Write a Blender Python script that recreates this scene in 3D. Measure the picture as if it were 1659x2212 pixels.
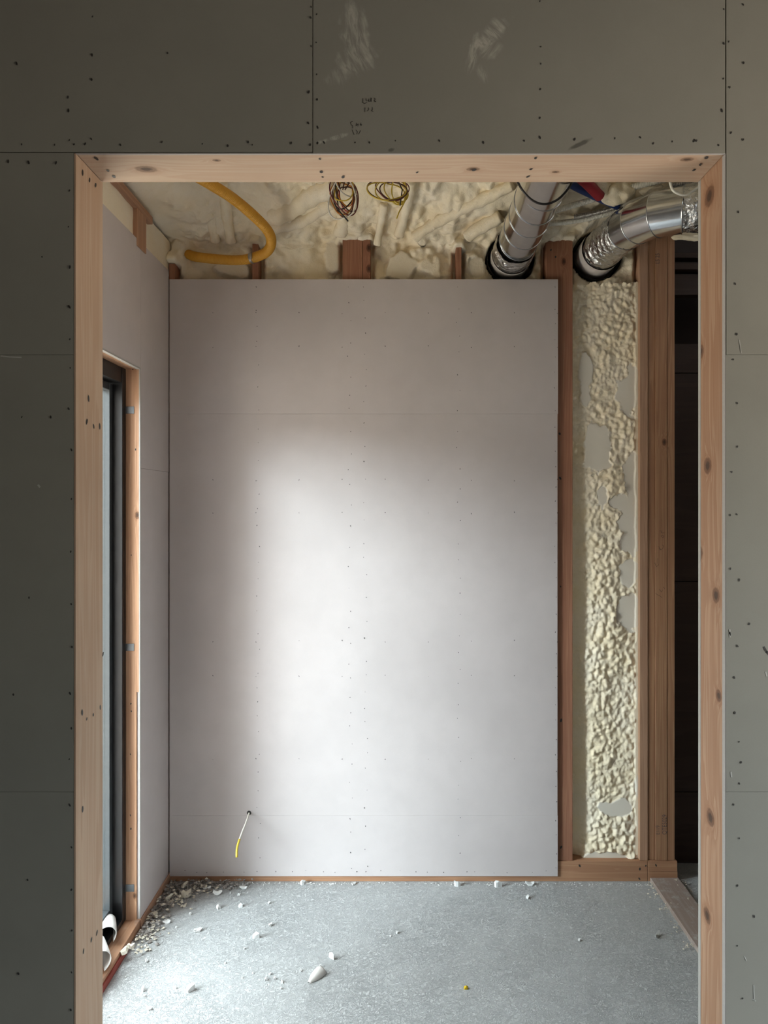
import bpy, bmesh, math, random
import numpy as np
from mathutils import Vector, Matrix

scene = bpy.context.scene
for o in list(bpy.data.objects):
    bpy.data.objects.remove(o)
COL = scene.collection
random.seed(7)
RNG = np.random.default_rng(11)
R = math.radians

# ------------------------------------------------------------------ camera
F_PX, VPX, VPY, EYE = 1500.0, 863.0, 1092.0, 1.52
cam_d = bpy.data.cameras.new('camera')
cam = bpy.data.objects.new('camera', cam_d)
COL.objects.link(cam)
cam.location = (0, 0, EYE)
cam.rotation_euler = (R(90), 0, 0)
cam_d.sensor_fit = 'VERTICAL'
cam_d.sensor_height = 36.0
cam_d.lens = F_PX / 2212.0 * 36.0
cam_d.shift_x = -(VPX - 829.5) / 2212.0
cam_d.shift_y = -(1106.0 - VPY) / 2212.0
cam_d.clip_start = 0.02
scene.camera = cam

# ------------------------------------------------------------------ view
scene.view_settings.view_transform = 'Standard'
scene.view_settings.look = 'None'
scene.view_settings.gamma = 1.0
scene.view_settings.use_curve_mapping = False
scene.view_settings.exposure = 1.62
scene.cycles.max_bounces = 8
scene.cycles.diffuse_bounces = 6
scene.cycles.glossy_bounces = 4
scene.cycles.transparent_max_bounces = 12
scene.cycles.sample_clamp_indirect = 6.0
scene.cycles.caustics_reflective = False
scene.cycles.caustics_refractive = False
scene.cycles.use_denoising = True
scene.cycles.use_adaptive_sampling = True
scene.cycles.adaptive_threshold = 0.03

# ------------------------------------------------------------------ world: bright overcast sky, darker ground below the horizon
SKY = 9.3
world = bpy.data.worlds.new('sky')
scene.world = world
world.use_nodes = True
wt = world.node_tree
wt.nodes.clear()
w_out = wt.nodes.new('ShaderNodeOutputWorld')
w_bg = wt.nodes.new('ShaderNodeBackground')
w_tc = wt.nodes.new('ShaderNodeTexCoord')
w_sep = wt.nodes.new('ShaderNodeSeparateXYZ')
w_ramp = wt.nodes.new('ShaderNodeValToRGB')
w_cr = w_ramp.color_ramp
w_cr.elements.remove(w_cr.elements[1])
w_cr.elements[0].position, w_cr.elements[0].color = 0.42, (0.37, 0.325, 0.28, 1)       # unseen ground, brightened and warmed to lift light onto the ceiling
for w_pos, w_col in ((0.47, (0.17, 0.17, 0.16, 1)), (0.56, (0.17, 0.17, 0.16, 1)),       # buildings and trees along the horizon
                     (0.66, (0.49, 0.53, 0.57, 1)), (1.0, (0.66, 0.71, 0.76, 1))):        # overcast sky, brighter towards the zenith
    w_e = w_cr.elements.new(w_pos)
    w_e.color = w_col
w_map = wt.nodes.new('ShaderNodeMath')
w_map.operation = 'MULTIPLY_ADD'
w_map.inputs[1].default_value = 0.5
w_map.inputs[2].default_value = 0.5
wt.links.new(w_tc.outputs['Generated'], w_sep.inputs[0])
wt.links.new(w_sep.outputs['Z'], w_map.inputs[0])
wt.links.new(w_map.outputs[0], w_ramp.inputs[0])
wt.links.new(w_ramp.outputs[0], w_bg.inputs['Color'])
w_bg.inputs['Strength'].default_value = SKY
wt.links.new(w_bg.outputs[0], w_out.inputs[0])

# ------------------------------------------------------------------ sun: veiled by bright haze, comes in through the sliding door
SUN_E, SUN_AZ, SUN_EL, SUN_ANG = 2.9, 34.0, 17.0, 25.0
sun_d = bpy.data.lights.new('hazy_sun', 'SUN')
sun_d.energy = SUN_E
sun_d.angle = R(SUN_ANG)
sun_d.color = (0.80, 0.90, 1.0)
sun = bpy.data.objects.new('hazy_sun', sun_d)
COL.objects.link(sun)
sd = Vector((math.cos(R(SUN_AZ)) * math.cos(R(SUN_EL)), math.sin(R(SUN_AZ)) * math.cos(R(SUN_EL)), -math.sin(R(SUN_EL))))
sun.rotation_euler = sd.to_track_quat('-Z', 'Y').to_euler()
sun.location = (-4, -3, 3)


def portal(name, loc, direction, sx, sy):
    d = bpy.data.lights.new(name, 'AREA')
    d.shape = 'RECTANGLE'
    d.size, d.size_y = sx, sy
    d.cycles.is_portal = True
    o = bpy.data.objects.new(name, d)
    COL.objects.link(o)
    o.location = loc
    o.rotation_euler = Vector(direction).to_track_quat('-Z', 'Z').to_euler()
    return o


# ------------------------------------------------------------------ main measures
YF, YB = 1.43, 1.561            # front and back face of the doorway wall
OX0, OX1, OZ = -0.667, 0.671, 2.245
XL = -0.93                      # inner face of the left wall
YBOARD = 2.80                   # face of the plasterboard on the back wall
YSTUD = 2.812                   # face of the studs
DOOR_Y0, DOOR_Y1, DOOR_Z = 1.60, 2.49, 2.01
WIN_Y0, WIN_Y1, WIN_Z0, WIN_Z1 = -0.06, 1.02, 0.68, 2.08   # unseen, assumed window; placed to light the doorway wall from the right
RX = 2.0
XO, XI = -1.58, -1.48  # unseen left wall of the front room, set where it cuts the daylight's angle

portal('door_portal', (-1.20, (DOOR_Y0 + DOOR_Y1) / 2, 1.0), (1, 0, 0), DOOR_Y1 - DOOR_Y0, 2.0)
portal('assumed_window_portal', (RX + 0.05, (WIN_Y0 + WIN_Y1) / 2, (WIN_Z0 + WIN_Z1) / 2), (-1, 0, 0), WIN_Y1 - WIN_Y0, WIN_Z1 - WIN_Z0)


def PX(px, y):
    return (px - VPX) * y / F_PX


def PZ(py, y):
    return EYE - (py - VPY) * y / F_PX


def P(px, py, y):
    return Vector((PX(px, y), y, PZ(py, y)))


def floor_pt(px, py, z=0.0):
    y = (EYE - z) * F_PX / (py - VPY)
    return Vector((PX(px, y), y, z))


# ------------------------------------------------------------------ node helper
class NT:
    def __init__(self, name):
        self.m = bpy.data.materials.new(name)
        self.m.use_nodes = True
        self.t = self.m.node_tree
        self.b = self.t.nodes['Principled BSDF']

    def n(self, typ, **kw):
        nd = self.t.nodes.new(typ)
        for k, v in kw.items():
            setattr(nd, k, v)
        return nd

    def l(self, a, b):
        self.t.links.new(a, b)

    def put(self, sock, v):
        if hasattr(v, 'links') or hasattr(v, 'is_linked'):
            self.l(v, sock)
        else:
            sock.default_value = v

    def math(self, op, a, b=None, c=None, clamp=False):
        nd = self.n('ShaderNodeMath', operation=op, use_clamp=clamp)
        for i, v in enumerate((a, b, c)):
            if v is not None:
                self.put(nd.inputs[i], v)
        return nd.outputs[0]

    def vmath(self, op, a, b=None, out=0):
        nd = self.n('ShaderNodeVectorMath', operation=op)
        self.put(nd.inputs[0], a)
        if b is not None:
            self.put(nd.inputs[1], b)
        return nd.outputs[out]

    def coord(self):
        return self.n('ShaderNodeTexCoord').outputs['Object']

    def mapping(self, v, scale=(1, 1, 1), loc=(0, 0, 0), rot=(0, 0, 0)):
        nd = self.n('ShaderNodeMapping')
        self.l(v, nd.inputs[0])
        nd.inputs['Scale'].default_value = scale
        nd.inputs['Location'].default_value = loc
        nd.inputs['Rotation'].default_value = rot
        return nd.outputs[0]

    def noise(self, v, scale, detail=3.0, rough=0.55, dist=0.0):
        nd = self.n('ShaderNodeTexNoise')
        self.l(v, nd.inputs['Vector'])
        nd.inputs['Scale'].default_value = scale
        nd.inputs['Detail'].default_value = detail
        nd.inputs['Roughness'].default_value = rough
        nd.inputs['Distortion'].default_value = dist
        return nd.outputs['Fac']

    def smooth(self, v, a, b, lo=0.0, hi=1.0):
        nd = self.n('ShaderNodeMapRange', interpolation_type='SMOOTHSTEP')
        self.put(nd.inputs[0], v)
        nd.inputs[1].default_value = a
        nd.inputs[2].default_value = b
        nd.inputs[3].default_value = lo
        nd.inputs[4].default_value = hi
        return nd.outputs[0]

    def mix(self, f, a, b):
        nd = self.n('ShaderNodeMix', data_type='RGBA')
        self.put(nd.inputs[0], f)
        for s, v in ((nd.inputs[6], a), (nd.inputs[7], b)):
            if isinstance(v, tuple):
                v = (*v[:3], 1.0)
            self.put(s, v)
        return nd.outputs[2]

    def bump(self, h, strength=0.3, dist=0.002, normal=None):
        nd = self.n('ShaderNodeBump')
        nd.inputs['Strength'].default_value = strength
        nd.inputs['Distance'].default_value = dist
        self.l(h, nd.inputs['Height'])
        if normal is not None:
            self.l(normal, nd.inputs['Normal'])
        return nd.outputs[0]

    def fin(self, col=None, rough=0.7, metal=0.0, normal=None, spec=0.4):
        if col is not None:
            if isinstance(col, tuple):
                col = (*col[:3], 1.0)
            self.put(self.b.inputs['Base Color'], col)
        self.put(self.b.inputs['Roughness'], rough)
        self.b.inputs['Metallic'].default_value = metal
        self.b.inputs['Specular IOR Level'].default_value = spec
        if normal is not None:
            self.l(normal, self.b.inputs['Normal'])
        return self.m

    def near_spots(self, v, spots):
        """smallest normalised distance to a list of (centre, radii)"""
        d = None
        for c, r in spots:
            q = self.vmath('SUBTRACT', v, tuple(c))
            q = self.vmath('MULTIPLY', q, tuple(1.0 / max(x, 1e-4) for x in r))
            nd = self.n('ShaderNodeVectorMath', operation='LENGTH')
            self.l(q, nd.inputs[0])
            dd = nd.outputs['Value']
            d = dd if d is None else self.math('MINIMUM', d, dd)
        return d


# ------------------------------------------------------------------ materials
def mat_board(name, col, smears=(), dark=()):
    k = NT(name)
    v = k.coord()
    big = k.noise(v, 1.7, 4, 0.6)
    mid = k.noise(v, 14, 3)
    fine = k.noise(v, 420, 2)
    c = k.mix(k.smooth(big, 0.3, 0.7), tuple(x * 0.93 for x in col), tuple(min(1, x * 1.05) for x in col))
    c = k.mix(k.math('MULTIPLY', k.smooth(mid, 0.35, 0.75), 0.25), c, tuple(x * 0.88 for x in col))
    c = k.mix(k.math('MULTIPLY', fine, 0.16), c, tuple(x * 0.6 for x in col))
    if smears:
        for (cx, cz, rx, rz, rot, amt) in smears:
            q = k.vmath('SUBTRACT', v, (cx, 0, cz))
            q = k.mapping(q, rot=(0, rot, 0))
            qs = k.vmath('MULTIPLY', q, (1 / rx, 0.0, 1 / rz))
            nd = k.n('ShaderNodeVectorMath', operation='LENGTH')
            k.l(qs, nd.inputs[0])
            st = k.noise(k.mapping(q, scale=(95, 1, 16)), 1.0, 4, 0.7, 0.6)
            edge = k.math('ADD', nd.outputs['Value'], k.math('MULTIPLY', k.math('SUBTRACT', k.noise(q, 38, 3), 0.5), 1.1))
            mk = k.math('MULTIPLY', k.smooth(edge, 1.0, 0.45), k.smooth(st, 0.36, 0.66))
            c = k.mix(k.math('MULTIPLY', mk, amt), c, tuple(min(1, x * 1.75 + 0.03) for x in col))
    if dark:
        for (cx, cz, rx, rz, rot, amt) in dark:
            q = k.vmath('SUBTRACT', v, (cx, 0, cz))
            q = k.mapping(q, rot=(0, rot, 0))
            qs = k.vmath('MULTIPLY', q, (1 / rx, 0.0, 1 / rz))
            nd = k.n('ShaderNodeVectorMath', operation='LENGTH')
            k.l(qs, nd.inputs[0])
            edge = k.math('ADD', nd.outputs['Value'], k.math('MULTIPLY', k.math('SUBTRACT', k.noise(q, 60, 3), 0.5), 0.9))
            c = k.mix(k.math('MULTIPLY', k.smooth(edge, 1.0, 0.4), amt), c, tuple(x * 0.3 for x in col))
    nrm = k.bump(k.noise(v, 650, 2), 0.12, 0.0006)
    return k.fin(c, 0.78, normal=nrm, spec=0.25)


def mat_wood(name, col, dark, axis='Z', knots=(), ring=26.0, seed=0.0, contrast=1.0, dirt=0.0, kr=1.6):
    """knots: world centre and radius; grain runs along axis"""
    k = NT(name)
    v = k.coord()
    ai = 'XYZ'.index(axis)
    d = None
    if knots:
        spots = []
        for c, r in knots:
            rr = [r, r, r]
            rr[ai] = r * kr
            spots.append((c, rr))
        d = k.near_spots(v, spots)
        w = k.math('DIVIDE', 0.035, k.math('ADD', 1.0, k.math('MULTIPLY', d, d)))
        comb = k.n('ShaderNodeCombineXYZ')
        for i in range(3):
            if i != ai:
                k.l(w, comb.inputs[i])
        vv = k.vmath('ADD', v, comb.outputs[0])
    else:
        vv = v
    s1 = [ring] * 3
    s1[ai] = 0.9
    m1 = k.mapping(vv, scale=tuple(s1), loc=(seed, seed * 0.7, seed * 1.3))
    n1 = k.noise(m1, 1.0, 2.5, 0.5, 0.35)
    rings = k.math('FRACT', k.math('MULTIPLY', n1, 7.0))
    rr = k.math('MULTIPLY', k.smooth(rings, 0.0, 0.75), k.smooth(rings, 1.0, 0.9))
    s2 = [260.0] * 3
    s2[ai] = 6.0
    n2 = k.noise(k.mapping(vv, scale=tuple(s2)), 1.0, 3, 0.6)
    big = k.noise(k.mapping(v, loc=(seed * 3, 0, 0)), 2.3, 2)
    c = k.mix(k.smooth(big, 0.3, 0.72), tuple(x * 0.9 for x in col), tuple(min(1, x * 1.07) for x in col))
    c = k.mix(k.math('MULTIPLY', rr, 0.42 * contrast), c, dark)
    c = k.mix(k.math('MULTIPLY', k.smooth(n2, 0.45, 0.8), 0.3 * contrast), c, dark)
    if knots:
        dn = k.math('ADD', d, k.math('MULTIPLY', k.math('SUBTRACT', k.noise(v, 160, 3), 0.5), 0.35))
        halo = k.smooth(dn, 2.1, 0.9)
        ring_m = k.smooth(dn, 1.05, 0.75)
        core = k.smooth(dn, 0.62, 0.30)
        c = k.mix(k.math('MULTIPLY', halo, 0.35), c, dark)
        c = k.mix(k.math('MULTIPLY', ring_m, 0.8), c, tuple(x * 0.5 for x in dark))
        c = k.mix(k.math('MULTIPLY', core, 0.7), c, (0.025, 0.014, 0.01))
    if dirt:
        dm = k.noise(v, 23, 5, 0.7)
        c = k.mix(k.math('MULTIPLY', k.smooth(dm, 0.5, 0.72), dirt), c, (0.42, 0.40, 0.37))
    nrm = k.bump(k.math('ADD', n2, k.math('MULTIPLY', rr, 0.5)), 0.25, 0.0008)
    return k.fin(c, 0.62, normal=nrm, spec=0.3)


def mat_plain(name, col, rough=0.6, metal=0.0, spec=0.4, nscale=60.0, namt=0.2, bump=0.0, bdist=0.001):
    k = NT(name)
    v = k.coord()
    n = k.noise(v, nscale, 4)
    c = k.mix(k.math('MULTIPLY', n, namt), col, tuple(x * 0.55 for x in col))
    nrm = k.bump(n, bump, bdist) if bump else None
    return k.fin(c, rough, metal, nrm, spec)


def mat_foam(name):
    k = NT(name)
    v = k.coord()
    at = k.n('ShaderNodeAttribute', attribute_name='cut')
    n1 = k.noise(v, 9, 4, 0.6)
    n2 = k.noise(v, 70, 4, 0.65)
    n3 = k.noise(v, 300, 3, 0.6)
    c = k.mix(k.smooth(n1, 0.3, 0.72), (0.86, 0.745, 0.535), (0.87, 0.78, 0.62))
    c = k.mix(k.math('MULTIPLY', k.smooth(n2, 0.5, 0.8), 0.30), c, (0.70, 0.60, 0.37))
    c = k.mix(k.math('MULTIPLY', at.outputs['Fac'], 0.85), c, (0.74, 0.69, 0.60))
    rough_h = k.math('MULTIPLY', k.math('SUBTRACT', 1.0, at.outputs['Fac']), 1.0)
    h = k.math('MULTIPLY', k.math('ADD', n2, k.math('MULTIPLY', n3, 0.5)), k.math('ADD', rough_h, 0.08))
    nrm = k.bump(h, 0.55, 0.004)
    m = k.fin(c, 0.6, normal=nrm, spec=0.3)
    k.b.inputs['Subsurface Weight'].default_value = 0.0
    return m


def mat_floor():
    k = NT('concrete_floor')
    v = k.coord()
    big = k.noise(v, 1.4, 4, 0.6)
    mid = k.noise(v, 7, 4, 0.65)
    worm = k.noise(v, 36, 3, 0.6, 2.4)
    worm2 = k.noise(k.mapping(v, loc=(3, 1, 0)), 75, 3, 0.6, 1.8)
    wline = k.smooth(k.math('ABSOLUTE', k.math('SUBTRACT', worm, 0.5)), 0.055, 0.0)
    wline2 = k.smooth(k.math('ABSOLUTE', k.math('SUBTRACT', worm2, 0.52)), 0.05, 0.0)
    sel = k.smooth(k.noise(v, 3.2, 2), 0.42, 0.62)
    grit = k.noise(v, 330, 3)
    spk = k.smooth(k.noise(v, 170, 2), 0.66, 0.74)
    c = k.mix(k.smooth(big, 0.2, 0.8), (0.48, 0.485, 0.475), (0.55, 0.555, 0.545))
    c = k.mix(k.math('MULTIPLY', k.smooth(mid, 0.35, 0.8), 0.35), c, (0.56, 0.565, 0.555))
    # sweeping trowel arcs
    q = k.vmath('SUBTRACT', v, (0.25, 1.3, 0))
    ln = k.n('ShaderNodeVectorMath', operation='LENGTH')
    k.l(q, ln.inputs[0])
    arc = k.noise(k.mapping(k.math('ADD', ln.outputs['Value'], k.math('MULTIPLY', mid, 0.03)), scale=(60, 60, 60)), 1.0, 2)
    c = k.mix(k.math('MULTIPLY', k.smooth(arc, 0.5, 0.7), 0.18), c, (0.66, 0.67, 0.67))
    wl = k.math('MULTIPLY', k.math('MAXIMUM', wline, k.math('MULTIPLY', wline2, 0.7)), k.math('MULTIPLY_ADD', sel, 0.25, 0.6))
    c = k.mix(k.math('MULTIPLY', wl, 0.6), c, (0.21, 0.215, 0.21))
    c = k.mix(k.math('MULTIPLY', spk, 0.5), c, (0.2, 0.2, 0.2))
    c = k.mix(k.math('MULTIPLY', grit, 0.2), c, (0.3, 0.3, 0.3))
    h = k.math('ADD', k.math('MULTIPLY', wl, -0.9), k.math('ADD', k.math('MULTIPLY', mid, 0.8), k.math('MULTIPLY', grit, 0.35)))
    return k.fin(c, 0.85, normal=k.bump(h, 0.75, 0.005), spec=0.2)


def mat_foil():
    k = NT('crinkled_foil')
    v = k.coord()
    vo = k.n('ShaderNodeTexVoronoi', feature='F1')
    k.l(k.mapping(v, scale=(1, 1, 1)), vo.inputs['Vector'])
    vo.inputs['Scale'].default_value = 42
    n = k.noise(v, 60, 4, 0.6, 1.0)
    h = k.math('ADD', vo.outputs['Distance'], n)
    return k.fin((0.78, 0.78, 0.78), 0.24, 1.0, k.bump(h, 0.7, 0.010))


def mat_steel():
    k = NT('galvanised_steel')
    v = k.coord()
    n = k.noise(v, 25, 4, 0.6)
    c = k.mix(n, (0.62, 0.63, 0.64), (0.80, 0.81, 0.82))
    return k.fin(c, k.math('MULTIPLY_ADD', n, 0.14, 0.10), 1.0, k.bump(k.noise(v, 12, 2), 0.05, 0.003))


def mat_glass():
    k = NT('door_glass')
    t = k.t
    tr = k.n('ShaderNodeBsdfTransparent')
    tr.inputs[0].default_value = (0.93, 0.96, 0.95, 1)
    gl = k.n('ShaderNodeBsdfGlossy')
    gl.inputs['Roughness'].default_value = 0.02
    fr = k.n('ShaderNodeFresnel')
    geo = k.n('ShaderNodeNewGeometry')
    k.l(k.math('MULTIPLY_ADD', geo.outputs['Backfacing'], 1 / 1.45 - 1.45, 1.45), fr.inputs[0])
    mx = k.n('ShaderNodeMixShader')
    k.l(fr.outputs[0], mx.inputs[0])
    k.l(tr.outputs[0], mx.inputs[1])
    k.l(gl.outputs[0], mx.inputs[2])
    k.l(mx.outputs[0], t.nodes['Material Output'].inputs[0])
    return k.m


M_FLOOR = mat_floor()
M_FOAM = mat_foam('spray_foam')
M_FOIL = mat_foil()
M_STEEL = mat_steel()
M_GLASS = mat_glass()
FRONT_COL = (0.300, 0.294, 0.252)
M_FRONT = mat_board('grey_board_front', FRONT_COL)
z0 = PZ(100, YF)
M_FRONT_TOP = mat_board('grey_board_front_smudged', FRONT_COL, smears=[
    (PX(768, YF), PZ(70, YF), 0.034, 0.075, 0.15, 0.75), (PX(772, YF), PZ(128, YF), 0.05, 0.04, 0.5, 0.7),
    (PX(728, YF), PZ(165, YF), 0.03, 0.022, 0.2, 0.45), (PX(722, YF), PZ(298, YF), 0.045, 0.006, 0.28, 0.8),
    (PX(1062, YF), PZ(72, YF), 0.05, 0.022, 0.75, 0.85), (PX(1020, YF), PZ(120, YF), 0.016, 0.05, -0.25, 0.85),
    (PX(1052, YF), PZ(100, YF), 0.036, 0.028, -0.7, 0.6), (PX(1040, YF), PZ(160, YF), 0.016, 0.025, 0.3, 0.5)],
    dark=[(PX(1252, YF), PZ(312, YF), 0.032, 0.006, 0.45, 0.8), (PX(845, YF), PZ(324, YF), 0.008, 0.005, 0.3, 0.7)])
M_BACK = mat_board('grey_board_back', (0.565, 0.51, 0.495))
M_EDGE = mat_plain('board_edge', (0.40, 0.38, 0.355), 0.85, nscale=180, namt=0.35, bump=0.3)
M_SCREW = mat_plain('screw_head', (0.03, 0.027, 0.025), 0.5, spec=0.5)
M_PENCIL = mat_plain('pencil_mark', (0.10, 0.095, 0.085), 0.8)
M_PENCIL_WOOD = mat_plain('pencil_on_wood', (0.16, 0.09, 0.055), 0.8)
M_PRINT = mat_plain('ink_print', (0.13, 0.085, 0.075), 0.8)
M_SHELL = mat_plain('unlit_room_shell', (0.20, 0.187, 0.17), 0.9, nscale=8)
M_ALU = mat_plain('dark_aluminium', (0.012, 0.012, 0.013), 0.35, spec=0.5)
M_SASH = mat_plain('grey_sash', (0.10, 0.108, 0.112), 0.28, metal=0.5, nscale=90, namt=0.4)
M_CLIP = mat_plain('zinc_clip', (0.16, 0.17, 0.18), 0.35, metal=0.8)
M_YELLOW = mat_plain('yellow_plastic', (0.66, 0.33, 0.035), 0.42, nscale=20, namt=0.25)
M_WHITEP = mat_plain('white_plastic', (0.80, 0.76, 0.66), 0.5, nscale=40, namt=0.25)
M_PVC = mat_plain('pale_pvc', (0.62, 0.57, 0.53), 0.35, nscale=50, namt=0.3)
M_RUBBER = mat_plain('black_rubber', (0.018, 0.017, 0.016), 0.6)
M_FLEX = mat_plain('flex_metal', (0.45, 0.43, 0.40), 0.3, metal=0.9)
M_BLUE = mat_plain('blue_plastic', (0.02, 0.045, 0.16), 0.5)
M_RED = mat_plain('red_plastic', (0.33, 0.02, 0.03), 0.5)
M_PLASTER = mat_plain('plaster_crumb', (0.74, 0.74, 0.72), 0.85, nscale=120, namt=0.25, bump=0.4)
M_FOAMBIT = mat_plain('foam_crumb', (0.72, 0.66, 0.54), 0.85, nscale=120, namt=0.3, bump=0.4)
M_YBIT = mat_plain('yellow_crumb', (0.75, 0.52, 0.01), 0.5)
M_DUST = mat_plain('grey_dust', (0.30, 0.27, 0.245), 0.95, nscale=150, namt=0.5)
M_SHEET = mat_plain('white_foam_sheet', (0.70, 0.67, 0.63), 0.6, nscale=30, namt=0.2)
M_PLY = mat_wood('shaded_plywood', (0.055, 0.033, 0.024), (0.03, 0.017, 0.012), 'X', ring=9, contrast=0.7)  # plywood brown, darkened to carry the shade of the unlit side bay
WIRE_COLS = {'red': (0.30, 0.02, 0.02), 'brown': (0.09, 0.03, 0.02), 'orange': (0.55, 0.20, 0.02), 'white': (0.72, 0.68, 0.60),
             'black': (0.02, 0.016, 0.015), 'yellow': (0.62, 0.44, 0.05), 'maroon': (0.16, 0.03, 0.03)}
M_WIRE = {kk: mat_plain('wire_' + kk, c, 0.4) for kk, c in WIRE_COLS.items()}


# ------------------------------------------------------------------ object helpers
def tag(o, label=None, cat=None, group=None, kind=None):
    if label:
        o['label'] = label
    if cat:
        o['category'] = cat
    if group:
        o['group'] = group
    if kind:
        o['kind'] = kind
    return o


def empty(name, loc=(0, 0, 0), label=None, cat=None, group=None, kind=None):
    o = bpy.data.objects.new(name, None)
    o.empty_display_size = 0.05
    COL.objects.link(o)
    o.location = loc
    return tag(o, label, cat, group, kind)


def world_loc(o):
    v = Vector(o.location)
    if o.parent is not None and o.type == 'EMPTY':
        v += Vector(o.parent.location)
    return v


def obj(name, verts, faces, mat, parent=None, smooth=False, bevel=0.0):
    me = bpy.data.meshes.new(name)
    me.from_pydata([tuple(v) for v in verts], [], [tuple(f) for f in faces])
    me.update()
    if bevel > 0:
        bm = bmesh.new()
        bm.from_mesh(me)
        bmesh.ops.bevel(bm, geom=list(bm.edges), offset=bevel, segments=1, affect='EDGES', profile=0.5)
        bm.to_mesh(me)
        bm.free()
    if smooth:
        me.polygons.foreach_set('use_smooth', [True] * len(me.polygons))
    me.materials.append(mat)
    o = bpy.data.objects.new(name, me)
    COL.objects.link(o)
    if parent is not None:
        o.parent = parent
        # vertices are written in world coordinates
        base = Vector((0, 0, 0))
        q = parent
        while q is not None:
            if q.type == 'EMPTY':
                base += Vector(q.location)
            q = q.parent
        o.matrix_parent_inverse = Matrix.Translation(-base) if parent.type == 'EMPTY' else Matrix.Identity(4)
    return o


BOXF = [(0, 3, 2, 1), (4, 5, 6, 7), (0, 1, 5, 4), (1, 2, 6, 5), (2, 3, 7, 6), (3, 0, 4, 7)]


def box(name, lo, hi, mat, parent=None, bevel=0.0):
    x0, y0, z0 = lo
    x1, y1, z1 = hi
    v = [(x0, y0, z0), (x1, y0, z0), (x1, y1, z0), (x0, y1, z0), (x0, y0, z1), (x1, y0, z1), (x1, y1, z1), (x0, y1, z1)]
    return obj(name, v, BOXF, mat, parent, bevel=bevel)


def spline(pts, n=8):
    pts = [Vector(p) for p in pts]
    q = [pts[0] * 2 - pts[1]] + pts + [pts[-1] * 2 - pts[-2]]
    out = []
    for i in range(1, len(q) - 2):
        a, b, c, d = q[i - 1], q[i], q[i + 1], q[i + 2]
        for k in range(n):
            t = k / n
            out.append(0.5 * ((2 * b) + (c - a) * t + (2 * a - 5 * b + 4 * c - d) * t * t + (3 * b - a - 3 * c + d) * t ** 3))
    out.append(pts[-1])
    return out


def resample(pts, step):
    d = [0.0]
    for a, b in zip(pts, pts[1:]):
        d.append(d[-1] + (b - a).length)
    n = max(2, int(d[-1] / step) + 1)
    arr = np.array([tuple(p) for p in pts])
    s = np.linspace(0, d[-1], n)
    return [Vector((np.interp(t, d, arr[:, 0]), np.interp(t, d, arr[:, 1]), np.interp(t, d, arr[:, 2]))) for t in s], d[-1]


def tube_data(pts, rad, seg=10, caps=True, flat=1.0):
    """rad: number or function(i, n, angle)"""
    n = len(pts)
    tang = [(pts[min(i + 1, n - 1)] - pts[max(i - 1, 0)]).normalized() for i in range(n)]
    up = Vector((0, 0, 1)) if abs(tang[0].z) < 0.9 else Vector((1, 0, 0))
    nx = tang[0].cross(up).normalized()
    V, Fc = [], []
    for i in range(n):
        t = tang[i]
        nx = (nx - t * nx.dot(t)).normalized()
        ny = t.cross(nx)
        for k in range(seg):
            a = 2 * math.pi * k / seg
            r = rad(i, n, a) if callable(rad) else rad
            V.append(pts[i] + (nx * math.cos(a) + ny * math.sin(a) * flat) * r)
    for i in range(n - 1):
        for k in range(seg):
            a, b = i * seg + k, i * seg + (k + 1) % seg
            Fc.append((a, b, b + seg, a + seg))
    if caps:
        Fc.append(tuple(range(seg))[::-1])
        Fc.append(tuple((n - 1) * seg + k for k in range(seg)))
    return V, Fc


def tube(name, pts, rad, mat, parent=None, seg=10, caps=True, smooth=True, flat=1.0):
    V, Fc = tube_data([Vector(p) for p in pts], rad, seg, caps, flat)
    return obj(name, V, Fc, mat, parent, smooth)


def screws(parent, pts, normal='y-', r=0.0022, mat=None, name='screw_heads'):
    """small dark dimples: flat eight-sided heads, too small to pick apart"""
    V, Fc = [], []
    for p in pts:
        p = Vector(p)
        b = len(V)
        rr = r * random.uniform(0.75, 1.25)
        st = random.uniform(1.0, 1.7)
        ang = random.uniform(-0.6, 0.6)
        for k in range(8):
            a = 2 * math.pi * k / 8
            u, w = math.cos(a) * rr * 0.8, math.sin(a) * rr * st
            u, w = u * math.cos(ang) - w * math.sin(ang), u * math.sin(ang) + w * math.cos(ang)
            if normal == 'y-':
                V.append((p.x + u, p.y - 0.0006, p.z + w))
            elif normal == 'x+':
                V.append((p.x + 0.0006, p.y + u, p.z + w))
            elif normal == 'x-':
                V.append((p.x - 0.0006, p.y + u, p.z + w))
            else:
                V.append((p.x + u, p.y + w, p.z - 0.0006))
        if normal == 'y-':
            V.append((p.x, p.y - 0.0005, p.z))
        elif normal == 'x+':
            V.append((p.x + 0.0005, p.y, p.z))
        elif normal == 'x-':
            V.append((p.x - 0.0005, p.y, p.z))
        else:
            V.append((p.x, p.y, p.z - 0.0005))
        for k in range(8):
            Fc.append((b + k, b + (k + 1) % 8, b + 8))
    o = obj(name, V, Fc, mat or M_SCREW, parent)
    o['kind'] = 'stuff'
    return o


def ribbon(name, strokes, y, w, mat, parent):
    """pencil strokes on a wall face, thin ribbons lying on it"""
    V, Fc = [], []
    for st in strokes:
        pts = [Vector((PX(a, y), 0, PZ(b, y))) for a, b in st]
        for i in range(len(pts) - 1):
            a, b = pts[i], pts[i + 1]
            t = (b - a)
            if t.length < 1e-6:
                continue
            t.normalize()
            nn = Vector((-t.z, 0, t.x)) * w * 0.5
            k = len(V)
            for q in (a - t * w * 0.3 - nn, b + t * w * 0.3 - nn, b + t * w * 0.3 + nn, a - t * w * 0.3 + nn):
                V.append((q.x, y - 0.0005, q.z))
            Fc.append((k, k + 1, k + 2, k + 3))
    return obj(name, V, Fc, mat, parent)


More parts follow.
